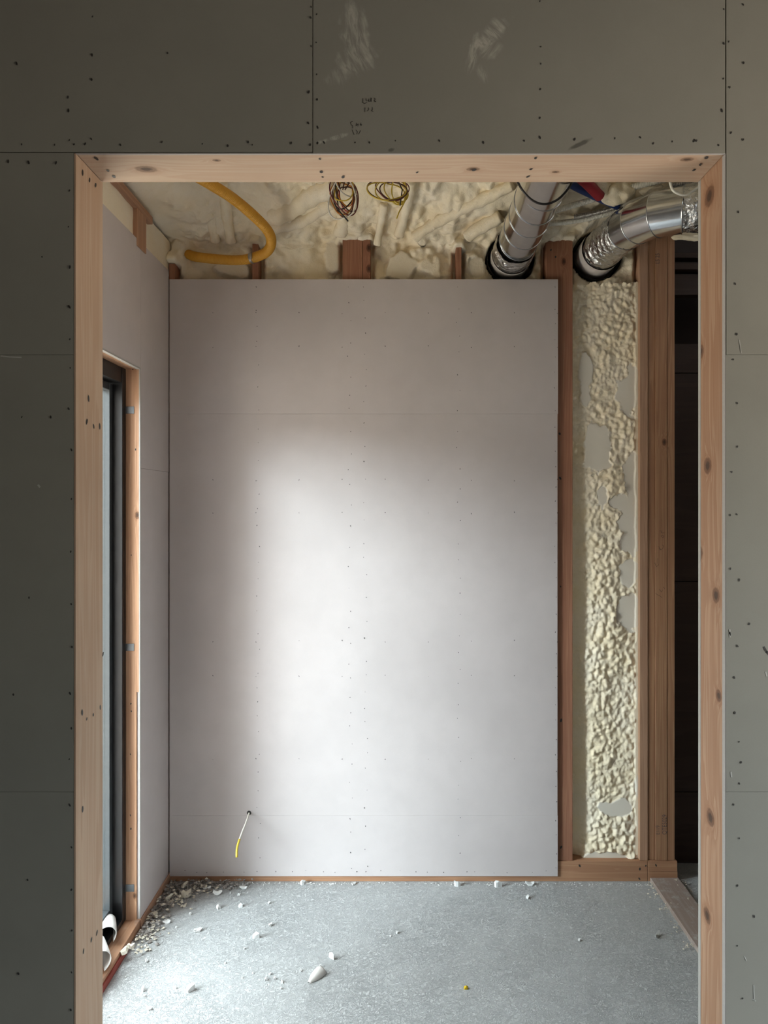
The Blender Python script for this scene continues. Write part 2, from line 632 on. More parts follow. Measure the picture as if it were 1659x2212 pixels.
# ------------------------------------------------------------------ noise
def lattice(u, v, seed):
    rng = np.random.default_rng(seed)
    tab = rng.random((256, 256))
    iu, iv = np.floor(u).astype(int), np.floor(v).astype(int)
    fu, fv = u - iu, v - iv
    fu, fv = fu * fu * (3 - 2 * fu), fv * fv * (3 - 2 * fv)
    a = tab[iu % 256, iv % 256]
    b = tab[(iu + 1) % 256, iv % 256]
    c = tab[iu % 256, (iv + 1) % 256]
    d = tab[(iu + 1) % 256, (iv + 1) % 256]
    return (a * (1 - fu) + b * fu) * (1 - fv) + (c * (1 - fu) + d * fu) * fv


def fbm(u, v, seed, octaves=4):
    s, amp, tot = 0, 1.0, 0
    for k in range(octaves):
        s = s + amp * lattice(u * 2 ** k + 17.3 * k, v * 2 ** k + 5.1 * k, seed + k)
        tot += amp
        amp *= 0.5
    return s / tot


def worley(u, v, seed):
    rng = np.random.default_rng(seed)
    jx, jy, jr = rng.random((128, 128)), rng.random((128, 128)), rng.random((128, 128))
    iu, iv = np.floor(u).astype(int), np.floor(v).astype(int)
    d1 = np.full(u.shape, 9.0)
    d2 = np.full(u.shape, 9.0)
    rr = np.zeros(u.shape)
    for a in (-1, 0, 1):
        for b in (-1, 0, 1):
            ci, cj = iu + a, iv + b
            x = ci + jx[ci % 128, cj % 128]
            y = cj + jy[ci % 128, cj % 128]
            d = np.hypot(u - x, v - y)
            near = d < d1
            d2 = np.where(near, d1, np.minimum(d2, d))
            rr = np.where(near, jr[ci % 128, cj % 128], rr)
            d1 = np.where(near, d, d1)
    return d1, d2, rr


def sstep(x, a, b):
    t = np.clip((x - a) / (b - a), 0, 1)
    return t * t * (3 - 2 * t)


def blur(a, n):
    for _ in range(n):
        p = np.pad(a, 1, mode='edge')
        a = (p[:-2, 1:-1] + p[2:, 1:-1] + p[1:-1, :-2] + p[1:-1, 2:] + 2 * p[1:-1, 1:-1]) / 6
    return a


def grid_obj(name, Xa, Ya, Za, cut, mat, parent, keep=None):
    h, w = Xa.shape
    V = np.stack([Xa, Ya, Za], -1).reshape(-1, 3)
    idx = np.arange(h * w).reshape(h, w)
    Fq = np.stack([idx[:-1, :-1], idx[:-1, 1:], idx[1:, 1:], idx[1:, :-1]], -1).reshape(-1, 4)
    if keep is not None:
        Fq = Fq[keep.ravel()[Fq].all(axis=1)]
    me = bpy.data.meshes.new(name)
    me.vertices.add(len(V))
    me.vertices.foreach_set('co', V.astype(np.float32).ravel())
    me.loops.add(len(Fq) * 4)
    me.loops.foreach_set('vertex_index', Fq.astype(np.int32).ravel())
    me.polygons.add(len(Fq))
    me.polygons.foreach_set('loop_start', np.arange(0, len(Fq) * 4, 4, dtype=np.int32))
    me.polygons.foreach_set('use_smooth', np.ones(len(Fq), dtype=bool))
    me.update(calc_edges=True)
    at = me.attributes.new('cut', 'FLOAT', 'POINT')
    at.data.foreach_set('value', cut.astype(np.float32).ravel())
    me.materials.append(mat)
    o = bpy.data.objects.new(name, me)
    COL.objects.link(o)
    if parent is not None:
        o.parent = parent
        o.matrix_parent_inverse = Matrix.Translation(-Vector(parent.location))
    return o


# ================================================================== STRUCTURE
# ---- floor
fl = box('floor', (XO, -2.6, -0.12), (2.2, 3.2, 0.0), M_FLOOR)
tag(fl, 'rough grey concrete floor slab', 'floor', kind='structure')

# ---- unseen shell of the camera's room, added to shape daylight; right window assumed
H1 = 2.78

for nm, lo, hi in (('wall_camera_left', (XO, -2.6, 0), (XI, YF, H1)), ('wall_camera_rear', (XI, -2.6, 0), (RX, -2.5, H1))):
    o = box(nm, lo, hi, M_SHELL)
    tag(o, 'plain grey wall of the front room', 'wall', kind='structure')
wr = empty('wall_camera_right', (RX, 0, 0), 'unseen grey wall of the front room with an assumed window opening', 'wall', kind='structure')
box('wall_panel', (RX, -2.6, 0), (RX + 0.12, WIN_Y0, H1), M_SHELL, wr)
box('wall_panel', (RX, WIN_Y1, 0), (RX + 0.12, 3.2, H1), M_SHELL, wr)
box('wall_panel', (RX, WIN_Y0, 0), (RX + 0.12, WIN_Y1, WIN_Z0), M_SHELL, wr)
box('wall_panel', (RX, WIN_Y0, WIN_Z1), (RX + 0.12, WIN_Y1, H1), M_SHELL, wr)
cl = box('ceiling_front', (XO, -2.6, H1), (RX + 0.12, YF + 0.05, H1 + 0.1), M_SHELL)
tag(cl, 'plain grey ceiling of the front room', 'ceiling', kind='structure')

# ---- wall with the doorway
wf = empty('wall_front', (0, YF, 0), 'grey plasterboard wall around the wide timber doorway', 'wall', kind='structure')
BT = 0.0125
G = 0.0003
xs_j = PX(676, YF)
xr_j = PX(1568, YF)
zt = H1
z_a, z_b = PZ(766, YF), PZ(1711, YF)
z_top_l = PZ(328.5, YF)
front_panels = []


def fpanel(x0, x1, z0, z1, dy=0.0, m=M_FRONT):
    p = box('plasterboard_panel', (x0 + G, YF + dy, z0 + G), (x1 - G, YF + BT, z1 - G), m, wf, bevel=0.0003)
    return p


top_l = fpanel(XI, xs_j - 0.0006, z_top_l + 0.0006, zt, 0.0006)
top_r = fpanel(xs_j, xr_j - 0.0012, OZ + 0.001, zt, 0.0, M_FRONT_TOP)
lft_1 = fpanel(XI, OX0 - 0.004, z_a, z_top_l - 0.0006, 0.0009)
lft_2 = fpanel(XI, OX0 - 0.004, z_b, z_a, 0.0008)
lft_3 = fpanel(XI, OX0 - 0.004, 0.0, z_b, 0.0009)
rgt_1 = fpanel(xr_j + 0.0008, RX, z_a, zt, 0.0006)
rgt_2 = fpanel(OX1 + 0.0008, RX, z_b, z_a, 0.0005)
rgt_3 = fpanel(OX1 + 0.0008, RX, 0.0, z_b, 0.0006)
# solid core and the boards of the far face
box('wall_core', (XO, YF + BT, 0), (OX0 - 0.045, YB - BT, zt), M_SHELL, wf)
box('wall_core', (OX1 + 0.045, YF + BT, 0), (RX, YB - BT, zt), M_SHELL, wf)
box('wall_core', (OX0 - 0.045, YF + BT, OZ + 0.045), (OX1 + 0.045, YB - BT, 3.1), M_SHELL, wf)
box('rear_board', (XO, YB - BT, 0), (OX0 - 0.003, YB, zt), M_BACK, wf)
box('rear_board', (OX1 + 0.0005, YB - BT, 0), (RX, YB, zt), M_EDGE, wf)
box('rear_board', (OX0 - 0.003, YB - BT, OZ + 0.004), (OX1 + 0.0005, YB, zt), M_EDGE, wf)
# pale cut edges of the front boards along the doorway
box('board_edge', (OX1 - 0.0008, YF + 0.0004, 0), (OX1 + 0.0007, YF + BT - 0.0005, OZ - 0.001), M_EDGE, wf)
box('board_edge', (OX0, YF + 0.0004, OZ - 0.0005), (OX1, YF + 0.005, OZ + 0.0012), M_EDGE, wf)


def fpts(lst):
    return [Vector((PX(a, YF), YF, PZ(b, YF))) for a, b in lst]


def jit(lst, a=3):
    return [(x + random.uniform(-a, a), y + random.uniform(-a, a)) for x, y in lst]


screws(top_l, fpts([(47, 312), (118, 313), (150, 303), (160, 312), (184, 311), (197, 300), (260, 313), (350, 307), (437, 311), (492, 315),
                    (536, 307), (545, 313), (629, 309), (670, 313), (667, 199), (666, 266), (671, 38), (672, 15), (200, 36), (199, 119),
                    (198, 172), (147, 210), (148, 239), (362, 115), (36, 137), (672, 100)]))
screws(top_r, fpts([(684, 31), (683, 92), (684, 161), (685, 215), (686, 275), (686, 309), (700, 308), (767, 308), (798, 308), (854, 304),
                    (949, 304), (1044, 308), (1132, 304), (1166, 297), (1166, 255), (1167, 193), (1168, 138), (1168, 101), (1166, 3),
                    (1241, 301), (1328, 299), (1383, 297), (1411, 310), (1452, 306), (1504, 304), (1499, 304), (1552, 314), (1559, 239),
                    (1562, 170), (1563, 94), (1563, 20)]))
screws(lft_1, fpts([(62, 351), (121, 352), (150, 412), (148, 490), (151, 577), (150, 663), (151, 733), (91, 555), (18, 349)]))
screws(lft_2, fpts(jit([(151, 793), (151, 882), (152, 970), (153, 1078), (155, 1190), (155, 1303), (153, 1398), (152, 1495), (153, 1575), (152, 1642),
                        (45, 899), (112, 899), (60, 1290), (30, 1500)])))
screws(lft_3, fpts(jit([(152, 1740), (153, 1830), (154, 1920), (153, 2010), (154, 2100), (153, 2180), (60, 1900), (40, 2100)])))
screws(rgt_1, fpts([(1605, 10), (1606, 136), (1576, 189), (1579, 287), (1605, 302), (1595, 458), (1588, 613), (1591, 722), (1574, 90)]))
screws(rgt_2, fpts(jit([(1586, 777), (1590, 869), (1594, 967), (1578, 1019), (1576, 1115), (1594, 1110), (1578, 1231), (1594, 1252), (1591, 1398),
                        (1584, 1466), (1585, 1540), (1597, 1602), (1598, 1648), (1599, 1692), (1620, 1350)])))
screws(rgt_3, fpts(jit([(1598, 1811), (1595, 1913), (1594, 2040), (1601, 2156), (1586, 1735), (1630, 1980)])))
# pale scratches and nicks in the board paper
M_NICK = mat_plain('bare_gypsum', (0.50, 0.49, 0.45), 0.9)
ribbon('paper_scratch', [[(1597, 735), (1599, 748), (1601, 762)]], YF + 0.0004, 0.0016, M_NICK, rgt_1)
ribbon('paper_scratch', [[(1576, 1360), (1577, 1376)], [(1576, 1366), (1578, 1372)], [(1654, 1452), (1656, 1460)], [(1579, 1668), (1580, 1678)]], YF + 0.0003, 0.0028, M_NICK, rgt_2)
ribbon('paper_scratch', [[(1628, 2128), (1629, 2160)], [(1626, 2158), (1632, 2162)], [(1608, 2066), (1612, 2074)]], YF + 0.0004, 0.0018, M_NICK, rgt_3)
ribbon('paper_scratch', [[(2, 769), (20, 771)], [(20, 771), (46, 772)]], YF + 0.0006, 0.0026, M_NICK, lft_2)
ribbon('paper_scratch', [[(83, 1048), (86, 1052)]], YF + 0.0006, 0.0040, M_NICK, lft_2)
ribbon('dark_gouge', [[(1650, 1398), (1656, 1408), (1662, 1414)]], YF + 0.0003, 0.0040, M_SCREW, rgt_2)
# handwriting in pencil over the doorway
ribbon('pencil_writing', [[(784, 213), (784, 222), (787, 224), (793, 222)], [(791, 213), (792, 219)], [(797, 214), (796, 219), (801, 219), (802, 212)],
                          [(802, 212), (802, 220)], [(808, 212), (811, 214), (808, 218), (812, 220), (809, 220)],
                          [(789, 233), (788, 242)], [(796, 233), (797, 236), (794, 240)], [(804, 232), (805, 236), (803, 240), (806, 241)],
                          [(762, 262), (757, 265), (759, 270), (762, 272), (762, 277)], [(771, 266), (769, 272), (774, 268), (773, 273)],
                          [(780, 266), (778, 270), (781, 269), (780, 272)], [(761, 281), (765, 291)], [(769, 281), (772, 285), (771, 290)], [(779, 282), (775, 290)]],
       YF, 0.0013, M_PENCIL, top_r)

# ---- timber lining of the doorway
WOOD_L, WOOD_LD = (0.46, 0.335, 0.235), (0.36, 0.215, 0.13)
WOOD_H, WOOD_HD = (0.50, 0.375, 0.275), (0.39, 0.24, 0.155)
WOOD_R, WOOD_RD = (0.38, 0.235, 0.15), (0.25, 0.115, 0.058)


def jamb_pt(px, py, side):
    """point of the doorway lining (inside face) seen at a pixel"""
    X = OX1 if side > 0 else OX0
    y = X * F_PX / (px - VPX)
    return Vector((X, y, PZ(py, y)))


def head_pt(px, py):
    y = (EYE - OZ) * F_PX / (py - VPY)
    return Vector((PX(px, y), y, OZ))


kn_r = [(jamb_pt(1532, 424, 1), 0.0247), (jamb_pt(1513, 760, 1), 0.0174), (jamb_pt(1528, 1006, 1), 0.0203), (jamb_pt(1511, 1194, 1), 0.0174),
        (jamb_pt(1546, 1286, 1), 0.0188), (jamb_pt(1552, 1503, 1), 0.0145), (jamb_pt(1534, 1766, 1), 0.0203), (jamb_pt(1527, 1977, 1), 0.0188)]
kn_h = [(head_pt(316, 366), 0.016), (head_pt(1022, 366), 0.010), (head_pt(1484, 345), 0.010), (head_pt(468, 347), 0.006), (head_pt(1200, 372), 0.006)]
M_JR = mat_wood('jamb_timber_right', WOOD_R, WOOD_RD, 'Z', kn_r, 24, 4.1, 1.25, kr=1.0)
M_JL = mat_wood('jamb_timber_left', WOOD_L, WOOD_LD, 'Z', (), 22, 1.3, 0.9)
M_JH = mat_wood('header_timber', WOOD_H, WOOD_HD, 'X', kn_h, 24, 2.6, 0.8)
tr = empty('trim_1', (0, YF, 0), 'pale timber lining framing the wide doorway', 'door frame', kind='structure')
jo_ = [(OX0, YF + 0.0006), (OX0, YB - 0.001), (OX0 - 0.0025, YB - 0.001), (OX0 - 0.0025, YB - BT), (OX0 - 0.045, YB - BT), (OX0 - 0.045, YF + BT), (OX0 - 0.0035, YF + BT), (OX0 - 0.0035, YF + 0.0006)]
n_ = len(jo_)
jl = obj('jamb', [(a, b, 0.0) for a, b in jo_] + [(a, b, OZ + 0.0004) for a, b in jo_],
         [(k, n_ + k, n_ + (k + 1) % n_, (k + 1) % n_) for k in range(n_)] + [tuple(range(n_)), tuple(range(2 * n_ - 1, n_ - 1, -1))], M_JL, tr)
jr = box('jamb', (OX1 + 0.0005, YF + BT, 0), (OX1 + 0.045, YB - BT, OZ + 0.045), M_JR, tr, bevel=0.0012)
jh = box('header', (OX0, YF + 0.005, OZ + 0.0005), (OX1, YB - 0.002, OZ + 0.045), M_JH, tr, bevel=0.0012)
screws(jl, [jamb_pt(a, b, -1) for a, b in [(178, 373), (193, 389), (206, 400), (191, 861), (187, 911), (202, 921), (215, 921),
                                           (177, 1539), (187, 1553), (201, 1544), (216, 1528), (222, 1413), (178, 1748), (209, 2015), (197, 2030), (180, 2055)]],
       'x+', 0.0042)
screws(jh, [head_pt(a, b) for a, b in [(208, 342), (233, 368), (246, 381), (691, 343), (694, 371), (697, 382), (741, 382), (1157, 341), (1147, 365), (1141, 381),
                                       (901, 372), (1526, 340), (1513, 355), (1499, 367), (1024, 367)]], 'z-', 0.0042)

# ---- left wall with the sliding door
wl = empty('wall_left', (XL, 2.0, 0), 'grey plasterboard wall beside the sliding door', 'wall', kind='structure')
LT = 2.467
zs = 1.654
OUT = XL - 0.16
p1 = box('plasterboard_panel', (XL - BT, DOOR_Y1 + 0.004, zs + G), (XL, YBOARD - 0.002, LT), M_BACK, wl, bevel=0.0006)
p2 = box('plasterboard_panel', (XL - BT, DOOR_Y1 + 0.004, 0.035), (XL - 0.0006, YBOARD - 0.002, zs - G), M_BACK, wl, bevel=0.0006)
p3 = box('plasterboard_panel', (XL - BT, YB + 0.001, DOOR_Z + 0.004), (XL, DOOR_Y1 + 0.003, LT), M_BACK, wl, bevel=0.0006)
box('wall_core', (OUT, DOOR_Y1 + 0.035, 0), (XL - BT - 0.0005, 3.2, 2.46), M_SHELL, wl)  # solid cores around the door, added to block light
box('wall_core', (OUT, YB + 0.001, DOOR_Z + 0.035), (XL - BT - 0.0005, DOOR_Y1 + 0.035, 2.46), M_SHELL, wl)
box('wall_core', (OUT, YB + 0.001, 0), (XL - 0.02, DOOR_Y0 - 0.001, DOOR_Z + 0.035), M_SHELL, wl)
box('wall_core', (OUT - 0.2, YB, 2.46), (XL - 0.03, 3.2, 3.1), M_SHELL, wl)
M_TW = mat_wood('left_wall_timber', (0.42, 0.25, 0.16), (0.26, 0.12, 0.07), 'Y', (), 26, 6.0)
M_TWZ = mat_wood('left_wall_stud_timber', (0.44, 0.26, 0.165), (0.28, 0.13, 0.07), 'Z', (), 26, 6.7)
box('top_plate', (XL - 0.03, YB + 0.01, 2.572), (XL + 0.006, 2.6, 2.60), M_TW, wl, bevel=0.001)
yst = XL * F_PX / (304 - VPX)
box('stud', (XL - 0.03, yst - 0.04, 2.44), (XL + 0.004, yst + 0.045, 2.575), M_TWZ, wl, bevel=0.001)
box('sole_plate', (XL - 0.05, DOOR_Y1, 0.0), (XL + 0.004, YSTUD, 0.036), M_TW, wl, bevel=0.001)
# smooth foam between the board and the top plate
yy, zz = np.meshgrid(np.linspace(YB + 0.01, 2.86, 200), np.linspace(2.455, 2.60, 30))
xx = XL - 0.012 + 0.012 * (fbm(yy * 9, zz * 9, 40, 4) - 0.5)
grid_obj('spray_foam', xx, yy, zz, 0.45 + 0 * xx, M_FOAM, wl)

# ---- timber reveal around the sliding door
M_REV = mat_wood('reveal_timber', (0.50, 0.30, 0.185), (0.30, 0.14, 0.07), 'Z', [(Vector((PX(297, DOOR_Y1), DOOR_Y1, PZ(1113, DOOR_Y1))), 0.010),
                                                                             (Vector((PX(291, 2.49), 2.49, PZ(1935, 2.49))), 0.007)], 30, 9.2, 0.9)
M_REVY = mat_wood('sill_timber', (0.42, 0.235, 0.14), (0.26, 0.11, 0.055), 'Y', (), 26, 3.3, dirt=0.25)
tr2 = empty('trim_2', (XL, DOOR_Y1, 0), 'timber reveal boards around the sliding door', 'door frame', kind='structure')
rv = box('reveal_board', (XL - 0.052, DOOR_Y1 - 0.0005, 0.0), (XL - 0.0126, DOOR_Y1 + 0.034, DOOR_Z), M_REV, tr2, bevel=0.001)
box('reveal_batten', (XL - 0.0126, DOOR_Y1 - 0.0012, PZ(1495, DOOR_Y1)), (XL - 0.004, DOOR_Y1 + 0.0035, DOOR_Z), M_REV, tr2)
box('board_edge', (XL - 0.004, DOOR_Y1 - 0.0014, 0.04), (XL + 0.0004, DOOR_Y1 + 0.0038, DOOR_Z + 0.002), M_EDGE, tr2)
box('head_board', (OUT, DOOR_Y0, DOOR_Z), (XL - 0.013, DOOR_Y1 + 0.034, DOOR_Z + 0.034), M_REV, tr2, bevel=0.001)
box('board_edge', (XL - 0.013, DOOR_Y0, DOOR_Z - 0.002), (XL + 0.0004, DOOR_Y1, DOOR_Z + 0.0038), M_EDGE, tr2)
sill = box('sill_board', (OUT - 0.06, DOOR_Y0 - 0.03, 0.0), (XL - 0.001, DOOR_Y1 + 0.0, 0.034), M_REVY, tr2, bevel=0.001)
box('sill_edge_strip', (XL - 0.001, DOOR_Y0, 0.0), (XL + 0.006, DOOR_Y1 - 0.12, 0.020), mat_plain('red_brown_strip', (0.25, 0.05, 0.035), 0.7), tr2)
screws(rv, [Vector((PX(a, 2.49), DOOR_Y1 - 0.0005, PZ(b, 2.49))) for a, b in [(287, 797), (293, 971), (284, 1199), (283, 1520), (284, 1536), (282, 1629), (282, 1761), (283, 1790)]], 'y-', 0.003)
for py in (886, 1398, 1918):
    zc = PZ(py, DOOR_Y1)
    c = box('fixing_strap', (XL - 0.060, DOOR_Y1 - 0.0022, zc - 0.013), (XL - 0.021, DOOR_Y1 - 0.0006, zc + 0.013), M_CLIP, tr2, bevel=0.0004)
    screws(c, [Vector((XL - 0.03, DOOR_Y1 - 0.0022, zc + 0.002))], 'y-', 0.0025, M_CLIP, 'strap_screw')['kind'] = ''
    del c.children[0]['kind']

# ---- sliding glass door
dr = empty('door_1', (XL - 0.1, 2.05, 0.034), 'black framed sliding glass door seen edge on', 'door', kind='structure')
fx0, fx1 = XL - 0.150, XL - 0.052
box('frame_stile', (fx0, DOOR_Y1 - 0.030, 0.034), (fx1, DOOR_Y1 + 0.02, DOOR_Z - 0.0005), M_ALU, dr, bevel=0.001)
box('frame_stile', (fx0, DOOR_Y0, 0.034), (fx1, DOOR_Y0 + 0.03, DOOR_Z - 0.0005), M_ALU, dr, bevel=0.001)
box('frame_head', (fx0, DOOR_Y0 + 0.03, DOOR_Z - 0.055), (fx1 - 0.002, DOOR_Y1 - 0.03, DOOR_Z - 0.0005), M_ALU, dr, bevel=0.001)
box('frame_track', (fx0, DOOR_Y0 + 0.03, 0.034), (fx1, DOOR_Y1 - 0.03, 0.052), M_ALU, dr, bevel=0.001)
sx0, sx1 = XL - 0.122, XL - 0.086
s1 = box('sash_stile', (sx0, DOOR_Y1 - 0.055, 0.055), (sx1, DOOR_Y1 - 0.0305, DOOR_Z - 0.06), M_SASH, dr, bevel=0.0015)
box('sash_stile', (sx0, DOOR_Y0 + 0.0305, 0.055), (sx1, DOOR_Y0 + 0.055, DOOR_Z - 0.06), M_SASH, dr, bevel=0.0015)
box('sash_rail', (sx0, DOOR_Y0 + 0.055, 0.055), (sx1, DOOR_Y1 - 0.055, 0.10), M_SASH, dr, bevel=0.0015)
box('sash_rail', (sx0, DOOR_Y0 + 0.055, DOOR_Z - 0.085), (sx1, DOOR_Y1 - 0.055, DOOR_Z - 0.06), M_SASH, dr, bevel=0.0015)
box('pane', (XL - 0.106, DOOR_Y0 + 0.055, 0.10), (XL - 0.102, DOOR_Y1 - 0.055, DOOR_Z - 0.085), M_GLASS, dr)

# ---- back wall
wb = empty('wall_back', (0, YSTUD, 0), 'back wall of stud bays filled with foam behind grey board', 'wall', kind='structure')
xb0, xb1 = XL + 0.002, PX(1205, YBOARD)
zb_bot, zb_s2, zb_s1, zb_top = PZ(1893, YBOARD), PZ(1762, YBOARD), PZ(894, YBOARD), PZ(603, YBOARD)
b1 = box('plasterboard_panel', (xb0, YBOARD, zb_s1 + G * .6), (xb1 + 0.001, YSTUD - 0.0005, zb_top), M_BACK, wb, bevel=0.0005)
b2 = box('plasterboard_panel', (xb0, YBOARD + 0.0004, zb_s2 + G * .3), (xb1 - 0.001, YSTUD - 0.0005, zb_s1 - G * .6), M_BACK, wb, bevel=0.0005)
b3 = box('plasterboard_panel', (xb0, YBOARD + 0.0003, zb_bot), (xb1, YSTUD - 0.0005, zb_s2 - G * .3), M_BACK, wb, bevel=0.0005)
nails = []
for cx in (556, 755, 788, 990, 1199):
    y_ = 620
    while y_ < 1885:
        nails.append((cx + random.uniform(-4, 4) * (1 if cx != 1199 else 0.4) + (y_ - 900) * 0.003, y_))
        y_ += random.uniform(28, 52)
for row in (676, 749, 1037, 1108, 1385, 1460, 1640):
    for i in range(9):
        nails.append((460 + 93 * i, row + random.uniform(-2, 2)))
for cx in range(390, 1190, 34):
    nails.append((cx + random.uniform(-12, 12), 1883 + random.uniform(-3, 3)))
for bb, lo, hi in ((b1, 600, 890), (b2, 898, 1758), (b3, 1766, 1890)):
    screws(bb, [P(a, b, YBOARD) for a, b in nails if lo < b < hi], 'y-', 0.0016)
# studs
ST, STD = (0.36, 0.175, 0.105), (0.22, 0.085, 0.05)
M_STUD = mat_wood('stud_timber', ST, STD, 'Z', [(P(797, 535, YSTUD), 0.012), (P(797, 580, YSTUD), 0.012), (P(1218, 565, YSTUD), 0.010)], 30, 5.5)
M_POST = mat_wood('post_timber', (0.40, 0.225, 0.125), (0.25, 0.105, 0.055), 'Z', [(P(1435, 955, YSTUD), 0.010), (P(1390, 895, YSTUD), 0.004), (P(1393, 1472, YSTUD), 0.004)], 34, 7.7, 1.1)
M_STUD2 = mat_wood('pale_stud_timber', (0.44, 0.27, 0.175), (0.27, 0.125, 0.07), 'Z', (), 34, 2.2, 0.8)
M_PLATE = mat_wood('plate_timber', (0.44, 0.245, 0.14), (0.29, 0.13, 0.07), 'X', [(P(1333, 1875, YSTUD), 0.002)], 26, 8.3)
PLZ = 0.082


def stud(px0, px1, z1=2.60, m=M_STUD, dy=0.0, z0=PLZ):
    return box('stud', (PX(px0, YSTUD), YSTUD + dy, z0), (PX(px1, YSTUD), YSTUD + 0.14, z1), m, wb, bevel=0.001)


stud(365, 378, 2.50)
stud(545, 558, 2.58)
stud(740, 783, 2.62)
stud(783.4, 800, 2.62, M_STUD, 0.002)
stud(985, 997, 2.57)
sR = stud(1180, 1237, 2.62)
sP = stud(1382, 1399.5, 2.62, M_STUD2)
post_a = stud(1400, 1416, 2.66, M_POST, 0.004)
post_b = stud(1416.4, 1441, 2.66, M_POST, 0.0)
post_c = stud(1441.4, 1458, 2.66, M_POST, 0.002)
pl1 = box('sole_plate', (XL, YSTUD - 0.004, 0.0), (PX(1398, YSTUD), YSTUD + 0.14, PLZ - 0.0005), M_PLATE, wb, bevel=0.001)
pl2 = box('sole_plate', (PX(1399, YSTUD), YSTUD - 0.006, 0.040), (PX(1462, YSTUD), YSTUD + 0.14, PLZ - 0.0005), M_PLATE, wb, bevel=0.001)
pl3 = box('sole_plate', (PX(1399, YSTUD), YSTUD - 0.004, 0.0), (PX(1463, YSTUD), YSTUD + 0.14, 0.0395), M_PLATE, wb, bevel=0.001)
screws(pl1, [P(a, b, YSTUD - 0.004) for a, b in [(1252, 1870), (1382, 1877), (1381, 1898), (1395, 1870)]], 'y-', 0.0045)
screws(pl2, [P(1417, 1869, YSTUD - 0.006)], 'y-', 0.004)
screws(sR, [P(a, b, YSTUD) for a, b in [(1209, 937), (1210, 1033), (1211, 1267), (1212, 1556), (1212, 1830), (1190, 540), (1200, 555)]], 'y-', 0.0045)


# stamped and pencilled marks on the post
def text_mesh(name, body, size, loc, mat, parent, xsc=1.0):
    cu = bpy.data.curves.new(name, 'FONT')
    cu.body = body
    cu.size = size
    t = bpy.data.objects.new(name, cu)
    COL.objects.link(t)
    bpy.context.view_layer.update()
    me = bpy.data.meshes.new_from_object(t.evaluated_get(bpy.context.evaluated_depsgraph_get()))
    bpy.data.objects.remove(t)
    # letters read from bottom to top on a face looking at the camera
    V = [(loc[0] - v.co.y, loc[1], loc[2] + v.co.x * xsc) for v in me.vertices]
    Fc = [tuple(p.vertices) for p in me.polygons]
    return obj(name, V, Fc, mat, parent)


q = P(1440, 1803, YSTUD - 0.0005)
text_mesh('stamped_number', 'QTE5029', 0.026, q, M_PRINT, post_b, 0.80)
q = P(1425, 1803, YSTUD - 0.0005)
text_mesh('stamped_number', 'E119', 0.022, q, M_PRINT, post_b, 0.85)
q = P(1424.5, 570, YSTUD - 0.0005)
text_mesh('stamped_number', 'L5 25', 0.024, q, M_PRINT, post_b, 0.8)
ribbon('pencil_writing', [[(1414, 1216), (1418, 1224), (1422, 1221), (1422, 1218)], [(1421, 1206), (1421, 1217)],
                          [(1422, 1181), (1425, 1182), (1424, 1186), (1428, 1188), (1432, 1184), (1433, 1179), (1430, 1177)], [(1427, 1187), (1425, 1184)],
                          [(1425, 1147), (1430, 1147), (1428, 1151), (1435, 1151)], [(1428, 1158), (1432, 1162), (1434, 1158), (1430, 1156), (1428, 1158)],
                          [(1416, 1281), (1420, 1285), (1424, 1286), (1430, 1291)], [(1424, 1273), (1429, 1279), (1431, 1274)], [(1433, 1268), (1436, 1272)]],
       YSTUD, 0.0016, M_PENCIL_WOOD, post_b)

# ---- spray foam of the bay beside the board
bx0, bx1 = PX(1237, YSTUD) + 0.0005, PX(1382, YSTUD) - 0.0005
bz0, bz1 = PLZ - 0.002, 2.44
nx_, nz_ = 116, 960
xx, zz = np.meshgrid(np.linspace(bx0, bx1, nx_), np.linspace(bz0, bz1, nz_))
wu = (fbm(xx * 22, zz * 22, 3, 3) - 0.5) * 0.5
wv = (fbm(xx * 22, zz * 22, 9, 3) - 0.5) * 0.5
d1, d2, rr = worley(xx * 52 + wu, zz * 44 + wv, 5)
e1, e2, er = worley(xx * 95 + wu * 1.6, zz * 84 + wv * 1.6, 6)
bub = np.clip(1 - (d1 / 0.85) ** 2, 0, 1) * (0.45 + 0.8 * rr)
bub2 = np.clip(1 - (e1 / 0.85) ** 2, 0, 1) * (0.4 + 0.8 * er)
pyv = VPY + (EYE - zz) * F_PX / 2.86
pxv = VPX + xx * F_PX / 2.86
wob = fbm(pxv / 24, pyv / 24, 31, 5) - 0.5
rough_zone = sstep(fbm(xx * 6, zz * 6, 77, 3), 0.35, 0.65)
h = 0.010 + 0.016 * fbm(xx * 9, zz * 5, 21, 4) + 0.0150 * bub * (0.5 + 0.5 * rough_zone) + 0.0085 * bub2 + 0.004 * fbm(xx * 120, zz * 120, 64, 2)
h = blur(h, 5)
# thinner foam along the left stud, fuller in the middle
frac = (xx - bx0) / (bx1 - bx0)
lowz = sstep(pyv + 120 * wob, 820, 1150)
h = h * (1 - (0.75 - 0.75 * sstep(frac, 0.05, 0.33)) * (0.15 + 0.85 * lowz)) + 0.008 * sstep(frac, 0.2, 0.6)
cut = np.zeros_like(h)
patches = [(1262, 808, 15, 34), (1354, 850, 26, 58), (1289, 974, 28, 62), (1363, 1031, 18, 55), (1358, 1140, 24, 68), (1297, 1072, 15, 30),
           (1357, 1236, 22, 32), (1354, 1320, 26, 38), (1328, 1738, 34, 16), (1290, 1852, 62, 17), (1383, 1853, 26, 20), (1378, 1690, 10, 40), (1330, 1085, 26, 20), (1262, 855, 12, 26)]
for cx, cy, rx_, ry_ in patches:
    dd = np.hypot((pxv - cx) / rx_, (pyv - cy) / ry_) + wob * 1.3
    cut = np.maximum(cut, sstep(dd, 1.06, 0.94))
rim_e = sstep(frac + wob * 0.05, 0.945, 0.97)
